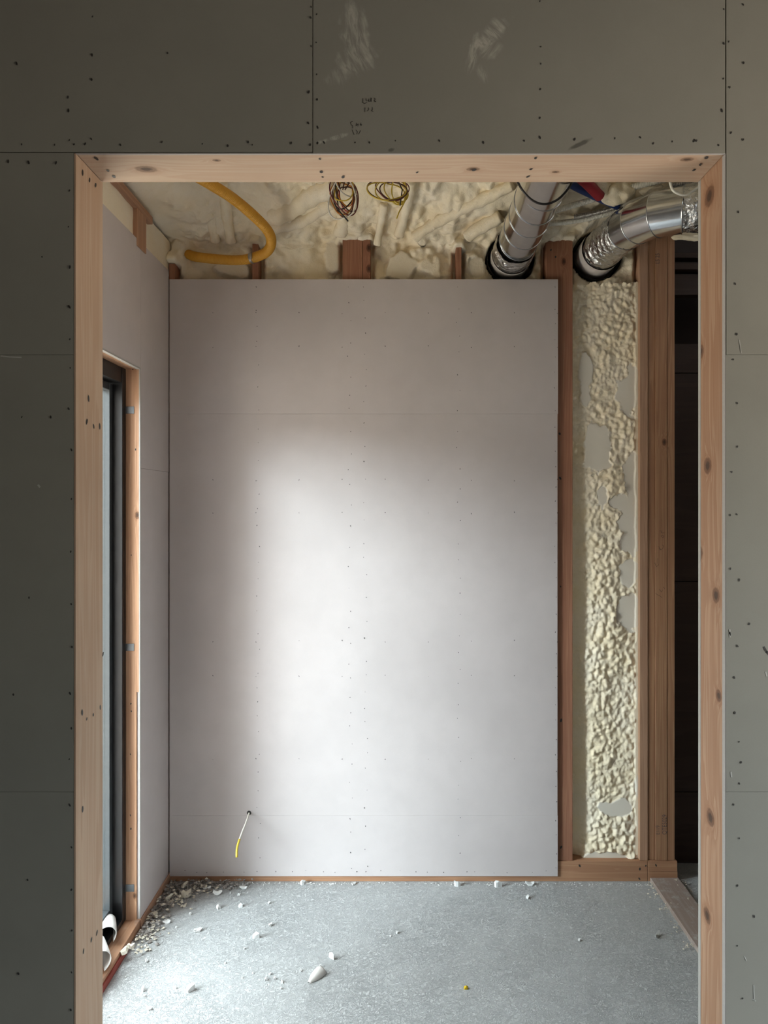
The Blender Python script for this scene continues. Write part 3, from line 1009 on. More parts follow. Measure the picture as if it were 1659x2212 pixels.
flat_h = 0.036 + 0.002 * fbm(xx * 14, zz * 14, 55, 2)
h = h * (1 - cut) + flat_h * cut
h = h * (1 - rim_e) + 0.042 * rim_e
left_e = sstep(frac, 0.022, 0.004)
h = np.maximum(h, 0.056 * left_e)
cutc = np.maximum(cut, 0.35 * rim_e)
grid_obj('spray_foam', xx, 2.872 - h, zz, cutc, M_FOAM, wb, zz < 2.405 + 0.05 * fbm(xx * 30, zz * 30, 47, 3))

# ---- plywood darkened for the shaded bay beyond the post; outer skin added to block light
for a, b in ((1711, 1960), (1256, 1711), (806, 1256), (742, 806)):
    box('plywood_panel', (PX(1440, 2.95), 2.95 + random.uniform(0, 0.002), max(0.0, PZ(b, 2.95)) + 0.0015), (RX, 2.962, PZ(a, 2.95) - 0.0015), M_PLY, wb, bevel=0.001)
box('blocking', (PX(1440, 2.90), 2.88, 2.50), (RX, 2.94, 2.525), M_PLY, wb)
box('blocking', (PX(1440, 2.90), 2.90, 2.555), (RX, 2.95, 2.575), M_PLY, wb)
box('blocking', (PX(1440, 2.90), 2.90, 2.40), (RX, 2.95, 2.485), M_PLY, wb)
screws(wb, [P(a, b, 2.9495) for a, b in [(1461, 1132), (1461, 1247), (1461, 1267), (1462, 815), (1462, 795), (1463, 890), (1462, 1420), (1462, 1600)]], 'y-', 0.003)
M_BLACKSKIN = mat_plain('light_block_skin', (0.03, 0.02, 0.016), 0.9, nscale=10)
box('rear_light_block', (-1.3, 3.10, 0), (RX, 3.2, 3.1), M_BLACKSKIN, wb)  # added skin that keeps light out behind the wall

# ---- sole plate on the floor along the open side
M_SOLE = mat_wood('trodden_plate', (0.34, 0.275, 0.24), (0.24, 0.165, 0.135), 'Y', (), 30, 1.1, dirt=0.95)
tr3 = box('trim_3', (PX(1405, 2.80), YB + 0.002, 0.0), (PX(1466, 2.80), YSTUD - 0.008, 0.018), M_SOLE, bevel=0.0015)
tag(tr3, 'dusty timber sole plate lying along the open right side', 'floor plate', kind='structure')

# ---- ceiling of the far room: foam sprayed over the joists, curving down onto the wall
ce = empty('ceiling', (0, 2.2, 2.7), 'cream spray foam covering the ceiling above the doorway', 'ceiling', kind='structure')
prof = [(2.872, 2.40), (2.868, 2.545), (2.850, 2.600), (2.79, 2.645), (2.66, 2.700), (2.45, 2.760), (2.10, 2.81), (1.565, 2.83)]
pp, plen = resample([Vector((0, a, b)) for a, b in spline([(0, a, b) for a, b in prof], 10) for a, b in [(a, b)]] if False else spline([(0, a, b) for a, b in prof], 10), 0.0056)
py_, pz_ = np.array([p.y for p in pp]), np.array([p.z for p in pp])
ty, tz = np.gradient(py_), np.gradient(pz_)
ln = np.hypot(ty, tz)
nyv, nzv = -tz / ln, ty / ln        # into the room: down and towards the camera
nyv, nzv = (nyv, nzv)
if nyv[0] > 0:
    nyv, nzv = -nyv, -nzv
xs = np.arange(XL - 0.03, 1.34, 0.0056)
ss = np.linspace(0, plen, len(pp))
xx, sg = np.meshgrid(xs, ss)
wu = (fbm(xx * 14, sg * 14, 13, 3) - 0.5) * 0.8
wv = (fbm(xx * 14, sg * 14, 19, 3) - 0.5) * 0.8
d1, d2, rr = worley(xx * 30 + wu, sg * 26 + wv, 15)
e1, e2, er = worley(xx * 70 + wu * 1.5, sg * 62 + wv * 1.5, 16)
bub = np.clip(1 - (d1 / 0.85) ** 2, 0, 1) * (0.3 + 0.9 * rr)
bub2 = np.clip(1 - (e1 / 0.85) ** 2, 0, 1) * (0.3 + 0.9 * er)
zone = sstep(fbm(xx * 5, sg * 5, 88, 3), 0.40, 0.62)
h = 0.095 * (fbm(xx * 10, sg * 8, 25, 5) - 0.42) + 0.028 * bub * (0.25 + 0.75 * zone) + 0.010 * bub2 * (0.35 + 0.65 * zone)
h = blur(h, 2)
# smoother, flatter foam at the left
smooth_l = sstep(xx, -0.35, -0.62)
h = h * (1 - 0.25 * smooth_l)
zb_ = np.repeat(pz_[:, None], xx.shape[1], 1)
kl = sstep(xx, -0.60, -0.94) * sstep(zb_, 2.58, 2.64)           # the foam comes down towards the left wall plate
zb_ = zb_ * (1 - kl) + (2.605 + 0.12 * (zb_ - 2.6)) * kl
h = h * (1 - 0.75 * sstep(xx, -0.80, -0.92))
Yg = py_[:, None] + nyv[:, None] * h
Zg = zb_ + nzv[:, None] * h
# trimmed flat patches on the wall strip
cut = np.zeros_like(h)
pxg = VPX + xx * F_PX / Yg
pyg = VPY + (EYE - Zg) * F_PX / Yg
wob = fbm(pxg / 22, pyg / 22, 61, 4) - 0.5
for cx, cy, rx_, ry_ in [(492, 585, 26, 16), (525, 590, 18, 16), (865, 580, 32, 36), (1010, 530, 16, 14), (1030, 575, 18, 24), (720, 560, 16, 40), (385, 560, 16, 40)]:
    dd = np.hypot((pxg - cx) / rx_, (pyg - cy) / ry_) + wob * 0.8
    cut = np.maximum(cut, sstep(dd, 1.06, 0.94))
wallpart = sstep(Zg, 2.63, 2.60)
Yg = Yg * (1 - cut * wallpart) + (2.835 + 0.0 * Yg) * cut * wallpart
# never in front of the stud faces below the top of the wall
Yg = np.where(Zg < 2.585, np.maximum(Yg, 2.822), Yg)
for a, b, zt_ in ((365, 378, 2.50), (545, 558, 2.575), (740, 800, 2.59), (985, 997, 2.555), (1180, 1237, 2.585), (1382, 1458, 2.62)):
    near = sstep(xx, PX(a, YSTUD) - 0.02, PX(a, YSTUD) - 0.004) * sstep(xx, PX(b, YSTUD) + 0.02, PX(b, YSTUD) + 0.004)
    lim = zt_ + 0.012 * (fbm(xx * 40, sg * 40, 71, 2) - 0.5)
    k_ = near * sstep(Zg, lim + 0.008, lim)
    Yg = Yg * (1 - k_) + 2.875 * k_
    k2 = near * sstep(Zg, lim, lim + 0.012) * sstep(Zg, lim + 0.07, lim + 0.02)
    Yg = Yg * (1 - k2) + np.minimum(Yg, 2.79) * k2
# holes where the ducts pass the wall
HOLES = [(0.455, 2.530, 0.098), (0.812, 2.545, 0.100)]
for hx, hz, hr in HOLES:
    rd = np.hypot(xx - hx, Zg - hz) / hr + 0.10 * (fbm(xx * 30, Zg * 30, 91, 3) - 0.5)
    k_ = sstep(rd, 1.03, 0.93) * (Yg > 2.70)
    Yg = Yg * (1 - k_) + 3.06 * k_
# lumps around the pipes at the right end
for cx, cy, rr_, am in [(1338, 420, 22, 0.05), (1300, 402, 18, 0.05), (1400, 412, 14, 0.03), (1195, 440, 20, 0.02)]:
    dd = np.hypot(pxg - cx, pyg - cy) / rr_
    k_ = np.clip(1 - dd ** 2, 0, 1) ** 0.5
    Yg -= am * 0.6 * k_
    Zg -= am * 0.4 * k_
grid_obj('spray_foam', xx, Yg, Zg, np.maximum(0.4 * cut * wallpart, 0.25 * smooth_l), M_FOAM, ce, ~((xx > PX(1452, YSTUD)) & (Zg < 2.63)))
box('roof_light_block', (-1.3, YB - 0.02, 3.1), (RX + 0.12, 3.2, 3.2), M_BLACKSKIN, ce)  # unseen cover, added against light leaking in from above
box('roof_light_block', (1.33, YB, 2.84), (RX, 3.1, 2.9), M_BLACKSKIN, ce)


def foam_y(px, py):
    """depth at which a pixel ray meets the undisturbed foam profile"""
    k = (VPY - py) / F_PX
    f = pz_ - (EYE + k * py_)
    for i in range(len(f) - 1):
        if f[i] <= 0 < f[i + 1] or f[i] >= 0 > f[i + 1]:
            t = f[i] / (f[i] - f[i + 1])
            return py_[i] + t * (py_[i + 1] - py_[i])
    return 2.6


def on_foam(lst, off):
    out = []
    for a, b in lst:
        y = foam_y(a, b) - off
        out.append(P(a, b, y))
    return out


# ================================================================== THINGS IN THE ROOM
# ---- pipes sprayed over with foam
def coated(pts, rpx, label, off=0.012):
    path = on_foam(pts, off + 0.028)
    path, L = resample(spline(path, 8), 0.006)
    ph = random.uniform(0, 9)
    r0 = rpx * 1.1 * 2.6 / F_PX

    def rad(i, n, a):
        return r0 * (1 + 0.10 * math.sin(i * 0.21 + ph) * math.sin(2 * a + ph) + 0.06 * math.sin(i * 0.67 + 3 * a))
    o = tube('foam_coated_pipe', path, rad, M_FOAM, seg=16)
    tag(o, label, 'pipe', 'pipes under the ceiling coated in spray foam')


coated([(436, 392), (448, 440), (458, 480), (466, 520)], 11, 'foam-coated pipe nearest the left wall, left of the yellow conduit')
coated([(478, 392), (487, 440), (492, 480), (499, 522)], 11, 'foam-coated pipe running down behind the yellow corrugated conduit')
coated([(585, 497), (620, 487), (660, 474), (695, 452), (716, 436)], 12, 'foam-coated pipe slanting below the red and brown wire coil')
coated([(592, 470), (635, 445), (680, 420), (722, 396)], 20, 'thickest foam-coated pipe, slanting up left of the red wire coil', 0.004)
coated([(815, 528), (821, 490), (830, 440)], 8, 'thin foam-coated pipe directly below the yellow wire coil')
coated([(862, 508), (872, 470), (881, 430), (888, 390)], 10, 'foam-coated pipe standing upright just right of the yellow wire coil')
coated([(895, 512), (935, 484), (985, 458), (1045, 430), (1108, 398)], 12, 'long foam-coated pipe slanting up to the straight steel duct')
coated([(1008, 512), (1040, 490), (1082, 468)], 13, 'short foam-coated pipe stub left of the straight steel duct')
coated([(735, 505), (742, 480), (738, 455)], 14, 'stubby foam-coated pipe above the widest bare stud', 0.0)

# ---- yellow corrugated conduit
yc = empty('corrugated_conduit', P(415, 552, 2.80), 'yellow corrugated conduit bending in a wide loop at the upper left', 'conduit')
path = spline([P(408, 550, 2.86), P(425, 555, 2.80), P(470, 560, 2.775), P(515, 562, 2.765), (P(550, 556, 2.745)), P(577, 543, 2.70), P(586, 522, 2.65),
               P(578, 498, 2.60), P(550, 468, 2.53), P(505, 430, 2.45), P(455, 398, 2.37), P(415, 375, 2.30)], 10)
path, L = resample(path, 0.0014)
tube('hose', path, lambda i, n, a: 0.0185 + 0.0011 * math.sin(i * 2 * math.pi / 4.0), M_YELLOW, yc, seg=16)
ci = min(range(len(path)), key=lambda i: (path[i] - P(544, 558, 2.75)).length)
cpath = path[ci - 4:ci + 5]
tube('clamp', cpath, 0.0215, M_FLEX, yc, seg=18)
tube('clamp_screw', [path[ci] + Vector((0.0, -0.027, -0.012)), path[ci] + Vector((0.0, -0.020, 0.012))], 0.005, M_FLEX, yc, seg=8)

# ---- coils of wire
def wire_loop(c, rx, rz, tilt, ph, n=44, drop=0.0, turns=1.0, seed=0):
    rnd = random.Random(seed)
    a1, a2, a3 = rnd.uniform(-.1, .1), rnd.uniform(-.1, .1), rnd.uniform(0, 6)
    pts = []
    for i in range(n + 1):
        t = ph + 2 * math.pi * turns * i / n
        w = 1 + a1 * math.cos(2 * t + a3) + a2 * math.sin(3 * t)
        x, z = rx * w * math.cos(t), rz * w * math.sin(t)
        pts.append(Vector((c.x + x * math.cos(tilt) - z * math.sin(tilt), c.y + 0.02 * math.cos(t + a3) + 0.006 * i / n, c.z + x * math.sin(tilt) + z * math.cos(tilt))))
    return pts


YC = 2.30
sc = YC / F_PX
c1 = empty('wire_coil', P(742, 400, YC), 'coil of red, brown and white wires hanging in the doorway', 'wire coil', 'coiled wires hanging from the ceiling')
spec = [('brown', 742, 424, 24, 38, 0.10), ('orange', 740, 426, 27, 40, -0.05), ('maroon', 745, 422, 26, 42, 0.25), ('red', 748, 418, 15, 34, 0.15), ('white', 739, 430, 29, 42, 0.0),
        ('black', 743, 420, 22, 36, -0.2), ('orange', 746, 414, 17, 27, 0.3), ('yellow', 744, 410, 20, 30, -0.25), ('brown', 752, 428, 21, 24, 0.5), ('white', 748, 402, 18, 24, 0.9)]
for i, (cn, a, b, rx, rz, tl) in enumerate(spec):
    pts = wire_loop(P(a, b, YC + random.uniform(-0.02, 0.03)), rx * sc, rz * sc, tl, 1.6, seed=i)
    tube('wire', pts, 0.0022, M_WIRE[cn], c1, seg=6)
tube('wire', [P(722, 380, YC), P(727, 420, YC), P(732, 455, YC - .01), P(745, 470, YC - .01), P(752, 478, YC)], 0.0024, M_WIRE['black'], c1, seg=6)
for dx in (-8, 6, 18):
    tube('wire', [P(738 + dx * .4, 410, YC), P(738 + dx, 392, YC), P(735 + dx, 365, YC + .05), P(735 + dx, 330, YC + 0.2)], 0.0022, M_WIRE['brown'], c1, seg=6)
c2 = empty('wire_coil', P(840, 390, YC), 'coil of yellow and brown wires hanging in the doorway', 'wire coil', 'coiled wires hanging from the ceiling')
spec = [('yellow', 832, 412, 40, 24, -0.25), ('brown', 836, 410, 42, 26, -0.2), ('yellow', 846, 412, 32, 26, 0.1), ('brown', 850, 410, 28, 26, 0.2), ('yellow', 856, 412, 24, 25, 0.3),
        ('maroon', 848, 408, 36, 28, 0.0), ('yellow', 862, 408, 15, 27, -0.1)]
for i, (cn, a, b, rx, rz, tl) in enumerate(spec):
    pts = wire_loop(P(a, b, YC + random.uniform(-0.02, 0.03)), rx * sc, rz * sc, tl, 1.6, seed=20 + i)
    tube('wire', pts, 0.0022, M_WIRE[cn], c2, seg=6)
tube('wire', [P(866, 384, YC), P(877, 410, YC), P(873, 438, YC), P(862, 458, YC), P(857, 472, YC)], 0.0022, M_WIRE['yellow'], c2, seg=6)
tube('wire', [P(858, 386, YC), P(869, 410, YC), P(864, 444, YC)], 0.0022, M_WIRE['black'], c2, seg=6)
for dx in (-10, 8):
    tube('wire', [P(850 + dx, 394, YC), P(848 + dx, 365, YC + .05), P(845 + dx, 330, YC + 0.2)], 0.0022, M_WIRE['brown'], c2, seg=6)

# ---- straight spiral duct
dx_, dz_, dr_ = 0.455, 2.535, 0.074
d1o = empty('ventilation_duct', (dx_, 2.83, dz_), 'straight spiral steel duct with foil-taped end coming out of the wall', 'duct')


def ring_pts(y0, y1, n):
    return [Vector((dx_, y0 + (y1 - y0) * i / (n - 1), dz_)) for i in range(n)]


tube('duct_body', ring_pts(1.70, 2.72, 12), dr_, M_STEEL, d1o, seg=48)
tube('coupler', ring_pts(1.72, 2.20, 6), dr_ + 0.004, M_STEEL, d1o, seg=48, caps=False)
hp = []
for i in range(0, 48 * 5 + 1):
    a = 2 * math.pi * i / 48 + 1.4
    hp.append(Vector((dx_ + (dr_ + 0.0006) * math.cos(a), 2.16 + 0.112 * i / 48, dz_ + (dr_ + 0.0006) * math.sin(a))))
tube('spiral_seam', hp, 0.0017, M_STEEL, d1o, seg=6)
rndf = random.Random(4)
tab = [[rndf.uniform(-1, 1) for _ in range(48)] for _ in range(40)]
tube('foil_tape', ring_pts(2.69, 2.815, 26), lambda i, n, a: dr_ + 0.004 + 0.0018 * tab[i][int(a / (2 * math.pi) * 48 + .5) % 48] + (0.003 if 0.3 < i / n < 0.95 else 0), M_FOIL, d1o, seg=48, caps=False)
tube('sleeve', ring_pts(2.80, 3.0, 6), dr_ + 0.009, M_PVC, d1o, seg=48, caps=False)
for hx, hz, hr in HOLES:
    pass
tube('wall_collar', [Vector((HOLES[0][0], y, HOLES[0][1])) for y in (2.835, 2.86, 2.95, 3.05)], 0.097, M_RUBBER, d1o, seg=40, caps=False)

# ---- duct with elbow
d2o = empty('ventilation_duct', (0.81, 2.83, 2.545), 'shiny segmented duct elbow turning right, wrapped in foil at both ends', 'duct')
er_ = 0.071
cl_pts = spline([(0.812, 3.0, 2.548), (0.812, 2.86, 2.548), (0.818, 2.74, 2.548), (0.838, 2.60, 2.547), (0.862, 2.515, 2.545), (0.905, 2.44, 2.541), (0.975, 2.392, 2.537),
                 (1.06, 2.375, 2.535), (1.20, 2.37, 2.533), (1.40, 2.37, 2.53)], 12)
cl_pts, L = resample(cl_pts, 0.006)


def nearest(v):
    return min(range(len(cl_pts)), key=lambda i: (cl_pts[i] - Vector(v)).length)


i_s, i_0, i_1, i_2, i_3 = nearest((0.812, 2.80, 2.548)), nearest((0.842, 2.585, 2.546)), nearest((0.862, 2.515, 2.545)), nearest((0.905, 2.44, 2.541)), nearest((0.975, 2.392, 2.537))
tab2 = [[rndf.uniform(-1, 1) for _ in range(48)] for _ in range(200)]
tube('sleeve', cl_pts[:i_s + 3], er_ + 0.012, M_PVC, d2o, seg=48, caps=False)
tube('foil_wrap', cl_pts[i_s:i_0 + 2], lambda i, n, a: er_ + 0.003 + 0.0022 * tab2[i][int(a / (2 * math.pi) * 48 + .5) % 48] + 0.004 * (1 if i / n < 0.25 else 0), M_FOIL, d2o, seg=48, caps=False)
for (ia, ib, rr0) in ((i_0, i_1, 0.0), (i_1, i_2, 0.0012), (i_2, i_3, 0.0024)):
    A, B = cl_pts[ia], cl_pts[ib]
    n_ = 5
    seg_pts = [A.lerp(B, k / (n_ - 1)) for k in range(n_)]
    # straight gore with mitred rings at both ends
    tA = (cl_pts[ia + 1] - cl_pts[ia - 1]).normalized()
    tB = (cl_pts[ib + 1] - cl_pts[ib - 1]).normalized()
    t = (B - A).normalized()
    nx = t.cross(Vector((0, 0, 1))).normalized()
    ny = t.cross(nx)
    V, Fc = [], []
    S = 64
    for c, tt in ((A, tA), (B, tB)):
        for kk in range(S):
            a = 2 * math.pi * kk / S
            o_ = (nx * math.cos(a) + ny * math.sin(a)) * (er_ + 0.003 + rr0)
            V.append(c + o_ - t * (o_.dot(tt) / t.dot(tt)))
    for kk in range(S):
        Fc.append((kk, (kk + 1) % S, S + (kk + 1) % S, S + kk))
    g = obj('duct_segment', V, Fc, M_STEEL, d2o, True)
    rim = [V[kk] for kk in range(S)] + [V[0]]
    tube('seam_ring', rim, 0.0022, M_STEEL, g, seg=6, caps=False)
    if ib == i_3:
        rim = [V[S + kk] for kk in range(S)] + [V[S]]
        tube('seam_ring', rim, 0.0022, M_STEEL, g, seg=6, caps=False)
tube('foil_wrap', cl_pts[i_3:], lambda i, n, a: er_ + 0.001 + 0.003 * tab2[(i * 3) % 200][int(a / (2 * math.pi) * 48 + .5) % 48], M_FOIL, d2o, seg=48, caps=False)
tube('wall_collar', [Vector((HOLES[1][0], y, HOLES[1][1])) for y in (2.845, 2.87, 2.95, 3.05)], 0.099, M_RUBBER, d2o, seg=40, caps=False)


# ---- cables and pipes under the ceiling at the right
def cable(name, pts, r, mat, label, cat, corr=0.0, step=0.004, group=None, seg=10):
    path, L = resample(spline(pts, 10), step)
    rad = (lambda i, n, a: r * (1 + corr * math.sin(i * 2 * math.pi / 4.0))) if corr else r
    o = tube(name, path, rad, mat, seg=seg)
    return tag(o, label, cat, group)


cable('black_cable', [P(1106, 360, 2.06), P(1120, 396, 2.06), P(1132, 415, 2.06), P(1152, 434, 2.06), P(1177, 441, 2.06), P(1203, 432, 2.06), P(1224, 412, 2.06), P(1236, 392, 2.06), P(1245, 360, 2.06)],
      0.0034, M_WIRE['black'], 'black cable looped under the straight spiral duct', 'cable')
cable('white_cable', [P(1443, 372, 2.10), P(1447, 392, 2.10), P(1455, 412, 2.10), P(1478, 421, 2.10), P(1500, 410, 2.10), P(1522, 392, 2.12)],
      0.0040, M_WHITEP, 'cream cable looping down in front of the duct elbow', 'cable')
cable('corrugated_conduit', on_foam([(1150, 470), (1190, 458), (1240, 443), (1290, 428), (1335, 412)], 0.085), 0.011, M_WHITEP,
      'cream corrugated conduit crossing from the straight duct to the foam lump', 'conduit', 0.09, 0.0013, 'pale conduits at the upper right')
cable('corrugated_conduit', on_foam([(1178, 484), (1230, 479), (1280, 470), (1330, 456), (1368, 440)], 0.085), 0.010, M_WHITEP,
      'cream corrugated conduit lying just above the elbow duct wall hole', 'conduit', 0.09, 0.0013, 'pale conduits at the upper right')
cable('corrugated_conduit', on_foam([(1340, 416), (1375, 402), (1415, 392), (1450, 384)], 0.085), 0.012, M_WHITEP,
      'cream corrugated conduit at the top edge above the shiny elbow', 'conduit', 0.09, 0.0013, 'pale conduits at the upper right')
cable('flexible_metal_conduit', on_foam([(1240, 469), (1275, 462), (1315, 452), (1352, 442)], 0.085), 0.009, M_FLEX,
      'grey spiral metal conduit running toward the shiny elbow', 'conduit', 0.16, 0.0012)
cable('pale_pipe', on_foam([(1345, 444), (1375, 433), (1410, 420), (1448, 408), (1480, 398)], 0.085), 0.0095, M_WHITEP,
      'smooth cream pipe slanting up behind the shiny elbow', 'pipe')
cable('flexible_metal_conduit', on_foam([(1453, 399), (1470, 396), (1498, 390), (1520, 384)], 0.085), 0.007, M_FLEX,
      'short shiny spiral conduit in the top right doorway corner', 'conduit', 0.18, 0.0012)
cable('water_pipe', on_foam([(1228, 394), (1245, 404), (1270, 416), (1295, 428), (1335, 445)], 0.085), 0.0145, M_BLUE, 'blue water pipe half buried in foam', 'pipe', 0, 0.004, None, 16)
cable('water_pipe', on_foam([(1252, 382), (1268, 396), (1280, 408), (1296, 424)], 0.125), 0.019, M_RED, 'red water pipe half buried in foam', 'pipe', 0, 0.004, None, 16)


# foam lumps clinging around those pipes
def lump(name, pts, radii, label, parent=None):
    path, L = resample(spline(pts, 10), 0.006)
    rnd = random.Random(len(path))
    ph = [rnd.uniform(0, 6) for _ in range(6)]
    n_ = len(path)

    def rad(i, n, a):
        t = i / (n - 1)
        env = math.sqrt(max(0.0, 1 - (2 * t - 1) ** 2)) * 0.9 + 0.1
        return radii * env * (1 + 0.16 * math.sin(3 * a + ph[0] + i * .35) + 0.12 * math.sin(5 * a - i * .6 + ph[1]) + 0.10 * math.sin(i * 0.9 + ph[2]))
    o = tube(name, path, rad, M_FOAM, parent, seg=22)
    if parent is None:
        tag(o, label, 'foam', 'lumps of foam around the pipes')
    return o


lump('foam_lump', on_foam([(1296, 428), (1325, 420), (1352, 415), (1374, 410)], 0.09), 0.036, 'large cream foam lump above the shiny elbow')
lump('foam_lump', on_foam([(1283, 392), (1297, 405), (1308, 418)], 0.09), 0.026, 'cream foam lump beside the red water pipe')
lump('foam_lump', on_foam([(1380, 412), (1405, 410), (1432, 402)], 0.09), 0.018, 'small knobbly foam lump right of the large one')
lump('foam_lump', [P(1450, 513, 2.70), P(1475, 511, 2.70), P(1505, 512, 2.70), P(1530, 512, 2.70)], 0.014, 'pale foam ledge on top of the corner post')
M_JOIST = mat_wood('joist_timber', (0.34, 0.19, 0.12), (0.21, 0.09, 0.05), 'X', (), 28, 4.4)
jo = box('trim_4', (PX(1185, 2.78), 2.745, PZ(470, 2.745)), (PX(1300, 2.78), 2.80, PZ(428, 2.745)), M_JOIST, bevel=0.001)
tag(jo, 'bare brown joist end between the two ducts', 'joist', kind='structure')

# ---- cable stub poking out of the back board
cs = empty('cable_stub', P(538, 1757, YBOARD), 'short cut cable poking out low on the back board', 'cable')
tube('wire', resample(spline([P(538, 1756, YBOARD + 0.01), P(537, 1760, YBOARD - 0.02), P(531, 1778, 2.745), P(524, 1795, 2.715), P(520, 1806, 2.695), P(516, 1818, 2.675)], 8), 0.006)[0], 0.0034, M_WHITEP, cs, seg=8)
tube('jacket', resample(spline([P(517.5, 1813, 2.68), P(513, 1828, 2.66), P(511.5, 1840, 2.645), P(511.5, 1852, 2.635)], 8), 0.006)[0], 0.0046, M_WIRE['yellow'], cs, seg=8)
V = [P(538 + 5 * math.cos(a), 1756 + 5 * math.sin(a), YBOARD - 0.0004) for a in [k * math.pi / 5 for k in range(10)]]
obj('drilled_hole', V, [tuple(range(10))], M_SCREW, cs)

# ================================================================== DEBRIS
def chip_mesh(seed, flat=0.5, curl=0.0, n=9):
    """irregular broken flake, about 1 unit across, resting on z=0"""
    rnd = random.Random(seed)
    top, bot = [], []
    for k in range(n):
        a = 2 * math.pi * k / n
        r = 0.5 * rnd.uniform(0.55, 1.05)
        x, y = r * math.cos(a), r * math.sin(a) * rnd.uniform(0.6, 0.95)
        lift = curl * (x * x * 1.6 + 0.3 * max(0, y))
        bot.append((x * 0.82, y * 0.82, lift))
        top.append((x * rnd.uniform(.7, 1), y * rnd.uniform(.7, 1), lift + flat * rnd.uniform(0.45, 1.0)))
    c_t = (rnd.uniform(-.15, .15), rnd.uniform(-.15, .15), flat * rnd.uniform(0.7, 1.3) + curl * 0.02)
    c_b = (0, 0, 0)
    V = bot + top + [c_b, c_t]
    Fc = []
    for k in range(n):
        j = (k + 1) % n
        Fc.append((k, j, n + j, n + k))
        Fc.append((j, k, 2 * n))
        Fc.append((n + k, n + j, 2 * n + 1))
    me = bpy.data.meshes.new('crumb')
    me.from_pydata(V, [], Fc)
    me.update()
    mn = min(v.co.z for v in me.vertices)
    for v in me.vertices:
        v.co.z -= mn
    return me


def with_mat(me, m):
    c = me.copy()
    c.materials.clear()
    c.materials.append(m)
    return c


CR = [with_mat(chip_mesh(s, 0.55, 0.0), M_PLASTER) for s in range(5)]
FLK = [with_mat(chip_mesh(s + 30, 0.12, 0.55), M_PLASTER) for s in range(4)]
FCR = [with_mat(chip_mesh(s + 60, 0.35, 0.5), M_FOAMBIT) for s in range(4)]


def place(name, me, px, py, size_px, label, cat, group=None, rot=None, z=0.0, sy=1.0, tilt=0.0):
    p = floor_pt(px, py, z)
    o = bpy.data.objects.new(name, me)
    COL.objects.link(o)
    s = size_px * p.y / F_PX
    o.location = p
    o.scale = (s, s * sy, s)
    o.rotation_euler = (tilt, 0, rot if rot is not None else random.uniform(0, 6.28))
    return tag(o, label, cat, group)


small = [(472, 1962, 13), (519, 1959, 14), (582, 1952, 8), (411, 1976, 9), (584, 2000, 13), (317, 2077, 12), (528, 2050, 8), (310, 2140, 13), (575, 2117, 11),
         (584, 2105, 9), (610, 2121, 9), (524, 2113, 7), (234, 2197, 8), (546, 2103, 6), (608, 2136, 7), (271, 2112, 6), (858, 2016, 10), (844, 2023, 6),
         (609, 2124, 8), (1140, 1940, 13), (1252, 2032, 9), (594, 2115, 8), (381, 2004, 7), (487, 2081, 6), (380, 2135, 8), (692, 2089, 8), (650, 2098, 9), (312, 2153, 9), (516, 1934, 7), (498, 1930, 6)]
for a, b, s in small:
    place('plaster_crumb', random.choice(CR), a, b, s, 'small white plaster crumb lying loose on the open concrete floor', 'crumb', 'plaster crumbs scattered over the floor')
place('plaster_flake', FLK[0], 361, 1994, 24, 'white torn flake on the floor below the grey left wall board', 'flake', rot=0.2)
place('plaster_flake', FLK[1], 427, 2012, 36, 'long white splinter-like flake casting a shadow on the floor', 'flake', rot=0.7, sy=0.45)
place('plaster_chunk', CR[1], 552, 2026, 24, 'pale oval plaster chunk in the left half of the floor', 'chunk', rot=0.4, sy=0.7)
place('plaster_chunk', CR[2], 412, 2139, 23, 'white angular plaster chunk at the lower left of the floor', 'chunk', rot=1.0)
place('plaster_flake', FLK[2], 322, 2180, 27, 'curved white flake nearest the bottom edge of the photo', 'flake', rot=-0.3, sy=0.4)
place('plaster_flake', FLK[3], 469, 1932, 30, 'white curled flake in front of the corner dust pile', 'flake', rot=-0.2, sy=0.6)
place('plaster_flake', FLK[0], 448, 1921, 26, 'pale curled flake at the right edge of the corner dust pile', 'flake', rot=0.6, sy=0.6)
place('foam_scrap', FCR[0], 403, 1937, 36, 'broad cream foam scrap lying across the corner dust pile', 'scrap', rot=0.3, sy=0.6, z=0.006)
place('foam_scrap', FCR[1], 394, 1914, 28, 'cream foam scrap standing up in the corner dust pile', 'scrap', rot=1.3, sy=0.5, z=0.01, tilt=0.9)
place('foam_scrap', FCR[2], 361, 1944, 26, 'ragged foam scrap against the left sole plate', 'scrap', rot=0.9, sy=0.5, z=0.006, tilt=0.5)
place('foam_scrap', FCR[3], 334, 1979, 19, 'cream foam nugget beside the left wall base', 'scrap', rot=0.1, z=0.004)
place('foam_scrap', FCR[1], 399, 1959, 16, 'thin foam shaving in front of the corner dust pile', 'scrap', rot=1.0, sy=0.5)
place('plaster_chunk', CR[3], 654, 1910, 17, 'white plaster chunk against the back sole plate, left of centre', 'chunk', rot=0.5, sy=0.6)
place('plaster_flake', FLK[1], 764, 1911, 22, 'white flake standing against the back sole plate at mid wall', 'flake', rot=1.2, sy=0.5)
place('plaster_chunk', CR[4], 988, 1914, 24, 'lumpy plaster scrap along the back wall right of centre', 'chunk', rot=0.1, sy=0.5)
place('plaster_chunk', CR[0], 1075, 1916, 24, 'lumpy plaster scrap along the back wall nearest the board edge', 'chunk', rot=0.0, sy=0.5)
place('plaster_flake', FLK[2], 1146, 1913, 32, 'flat pale flake on the floor below the board corner', 'flake', rot=0.2, sy=0.4)
place('plaster_flake', FLK[3], 1420, 2024, 34, 'grey curled sliver on the floor near the right sole plate', 'flake', rot=0.8, sy=0.35)
place('plaster_stick', CR[1], 716, 2070, 25, 'short white plaster stick in the middle of the floor', 'stick', rot=-0.6, sy=0.3)
